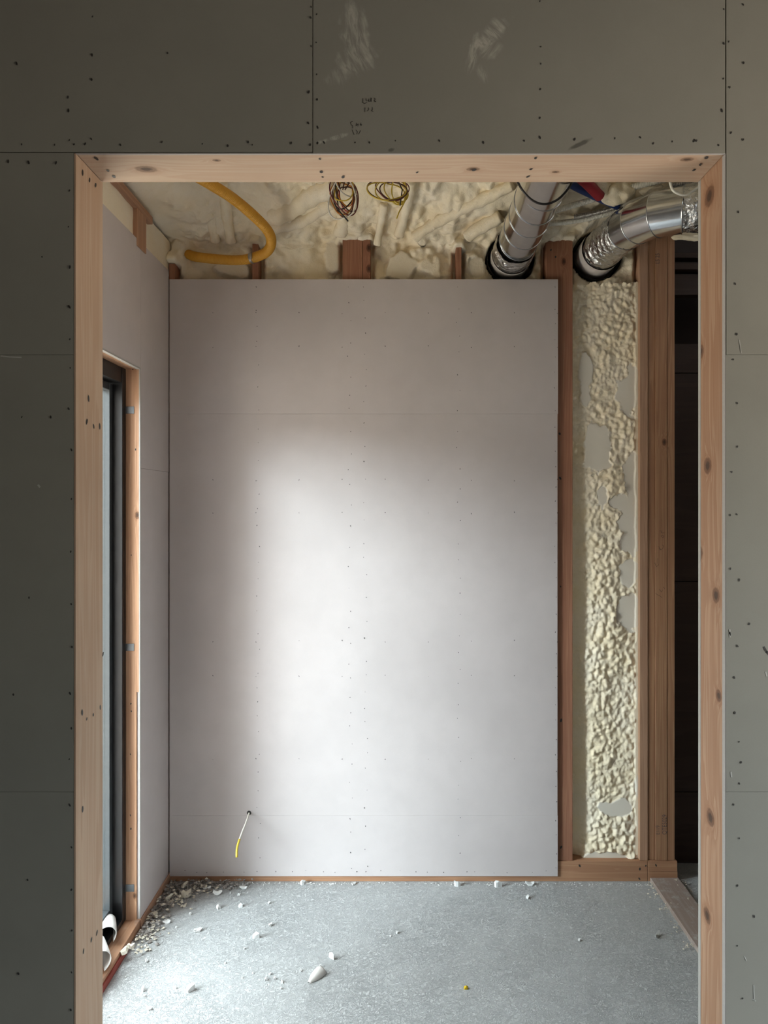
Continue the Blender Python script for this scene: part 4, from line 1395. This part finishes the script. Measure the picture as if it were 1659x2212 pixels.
place('yellow_crumb', with_mat(chip_mesh(90, 0.5), M_YBIT), 1007, 2136, 13, 'bright yellow plastic crumb on the concrete floor', 'crumb', rot=0.4)
place('plaster_flake', FLK[0], 527, 1920, 24, 'greyish flake by the back sole plate below the cable stub', 'flake', rot=0.1, sy=0.6)

# cone-shaped curl of white paper in the middle of the floor
p = floor_pt(681, 2112)
s = 2.33 / F_PX
V, Fc = [], []
ax = Vector((0.55, 0.85, 0)).normalized()
sd_ = Vector((ax.y, -ax.x, 0))
Lc = 0.062
for i in range(9):
    t = i / 8
    r = 0.003 + 0.015 * math.sin(min(1.0, t * 1.15) * math.pi * 0.55)
    for k in range(13):
        a = -0.2 + k / 12 * 3.5
        V.append(p + ax * (Lc * (t - 0.5)) + sd_ * (r * math.cos(a)) + Vector((0, 0, 0.001 + max(0.0, r * math.sin(a)) * 1.0)))
for i in range(8):
    for k in range(12):
        a = i * 13 + k
        Fc.append((a, a + 1, a + 14, a + 13))
pc = obj('paper_cone', V, Fc, M_SHEET, None, True)
so = pc.modifiers.new('thickness', 'SOLIDIFY')
so.thickness = 0.0015
tag(pc, 'pointed white curl of torn board paper on the floor', 'paper curl')

# fine debris heaped in the left corner and along the plates: too much to count
def heap(name, pts, n, smin, smax, spread, mat, label, hz=0.0):
    V, Fc = [], []
    for i in range(n):
        a, b = pts[random.randrange(len(pts))]
        q = floor_pt(a + random.gauss(0, spread[0]), max(1904, b + random.gauss(0, spread[1])))
        if q.y > 2.79:
            q.y = 2.79
        q.x = max(q.x, XL + 0.012)
        s = random.uniform(smin, smax)
        q.z = random.random() ** 2 * hz
        k = len(V)
        rot = random.uniform(0, 6.28)
        m = random.randint(4, 6)
        for j in range(m):
            an = rot + 2 * math.pi * j / m
            rr_ = s * random.uniform(0.4, 1.0)
            V.append((q.x + rr_ * math.cos(an), q.y + rr_ * math.sin(an) * 0.8, q.z + random.uniform(0, s * 0.5)))
        V.append((q.x, q.y, q.z + s * random.uniform(0.3, 0.9)))
        V.append((q.x, q.y, q.z))
        for j in range(m):
            Fc.append((k + j, k + (j + 1) % m, k + m))
            Fc.append((k + (j + 1) % m, k + j, k + m + 1))
    o = obj(name, V, Fc, mat)
    tag(o, label, 'debris', kind='stuff')


heap('corner_dust', [(375, 1912), (395, 1915), (420, 1918), (370, 1935), (355, 1950), (345, 1965), (400, 1930), (335, 1985), (322, 2005), (380, 1925), (315, 2025), (440, 1913), (480, 1912), (520, 1913)],
     750, 0.003, 0.012, (14, 8), M_DUST, 'grey dust and shavings heaped in the left floor corner', 0.018)
heap('corner_foam_shavings', [(375, 1925), (400, 1935), (420, 1925), (350, 1960), (330, 1995), (318, 2022), (440, 1925), (385, 1950), (305, 2045)],
     170, 0.004, 0.013, (15, 9), M_FOAMBIT, 'cream foam shavings mixed into the left corner dust', 0.02)
heap('plate_crumbs', [(560, 1909), (640, 1909), (700, 1908), (770, 1909), (840, 1908), (930, 1909), (1000, 1910), (1080, 1911), (1160, 1911), (1260, 1911), (1350, 1911), (1400, 1914)],
     420, 0.0012, 0.005, (34, 2.2), M_PLASTER, 'fine white crumbs along the foot of the back wall', 0.004)
heap('floor_grit', [(x_, y_) for x_ in range(300, 1400, 70) for y_ in range(1950, 2200, 50)], 330, 0.0008, 0.0026, (40, 30), M_PLASTER, 'fine plaster grit strewn over the concrete floor', 0.0)
heap('post_crumbs', [(1405, 1915), (1430, 1908), (1455, 1912), (1475, 1920), (1482, 1932), (1490, 1950), (1420, 1935), (1440, 1965), (1465, 2005), (1490, 2045)],
     180, 0.002, 0.007, (9, 6), M_FOAMBIT, 'foam and sawdust crumbs around the foot of the corner post', 0.02)

# curled white foam sheets lying on the door sill
def curl_sheet(name, centre, r, length, a0, a1, rz, label, lift=0.0):
    V, Fc = [], []
    n = 18
    for i in range(6):
        for k in range(n + 1):
            a = a0 + (a1 - a0) * k / n
            rr_ = r * (1 + 0.12 * math.sin(2 * a + i * 0.3)) * (1 - 0.05 * i)
            x, z = rr_ * math.cos(a), rr_ * math.sin(a) + r
            y = length * (i / 5 - 0.5)
            V.append(Vector((centre[0] + x * math.cos(rz) - y * math.sin(rz), centre[1] + x * math.sin(rz) + y * math.cos(rz), centre[2] + max(0.001, z))))
    for i in range(5):
        for k in range(n):
            a = i * (n + 1) + k
            Fc.append((a, a + 1, a + n + 2, a + n + 1))
    o = obj(name, V, Fc, M_SHEET, None, True)
    so = o.modifiers.new('thickness', 'SOLIDIFY')
    so.thickness = 0.002
    return tag(o, label, 'foam sheet', 'curled foam sheets on the door sill')


curl_sheet('foam_sheet', (-1.005, 2.375, 0.036), 0.034, 0.10, -0.6, 3.6, 0.35, 'upper curled white foam sheet leaning at the sliding door frame')
curl_sheet('foam_sheet', (-0.980, 2.245, 0.036), 0.036, 0.12, -1.0, 3.3, 0.5, 'lower curled white foam sheet lying on the timber door sill')
place('foam_scrap', FCR[0], 283, 2048, 26, 'cream foam scrap lying on the door sill end', 'scrap', rot=0.1, sy=0.5, z=0.036)
place('foam_scrap', FCR[2], 271, 2062, 30, 'white hooked foam scrap at the sill edge', 'scrap', rot=1.1, sy=0.5, z=0.022, tilt=-0.7)
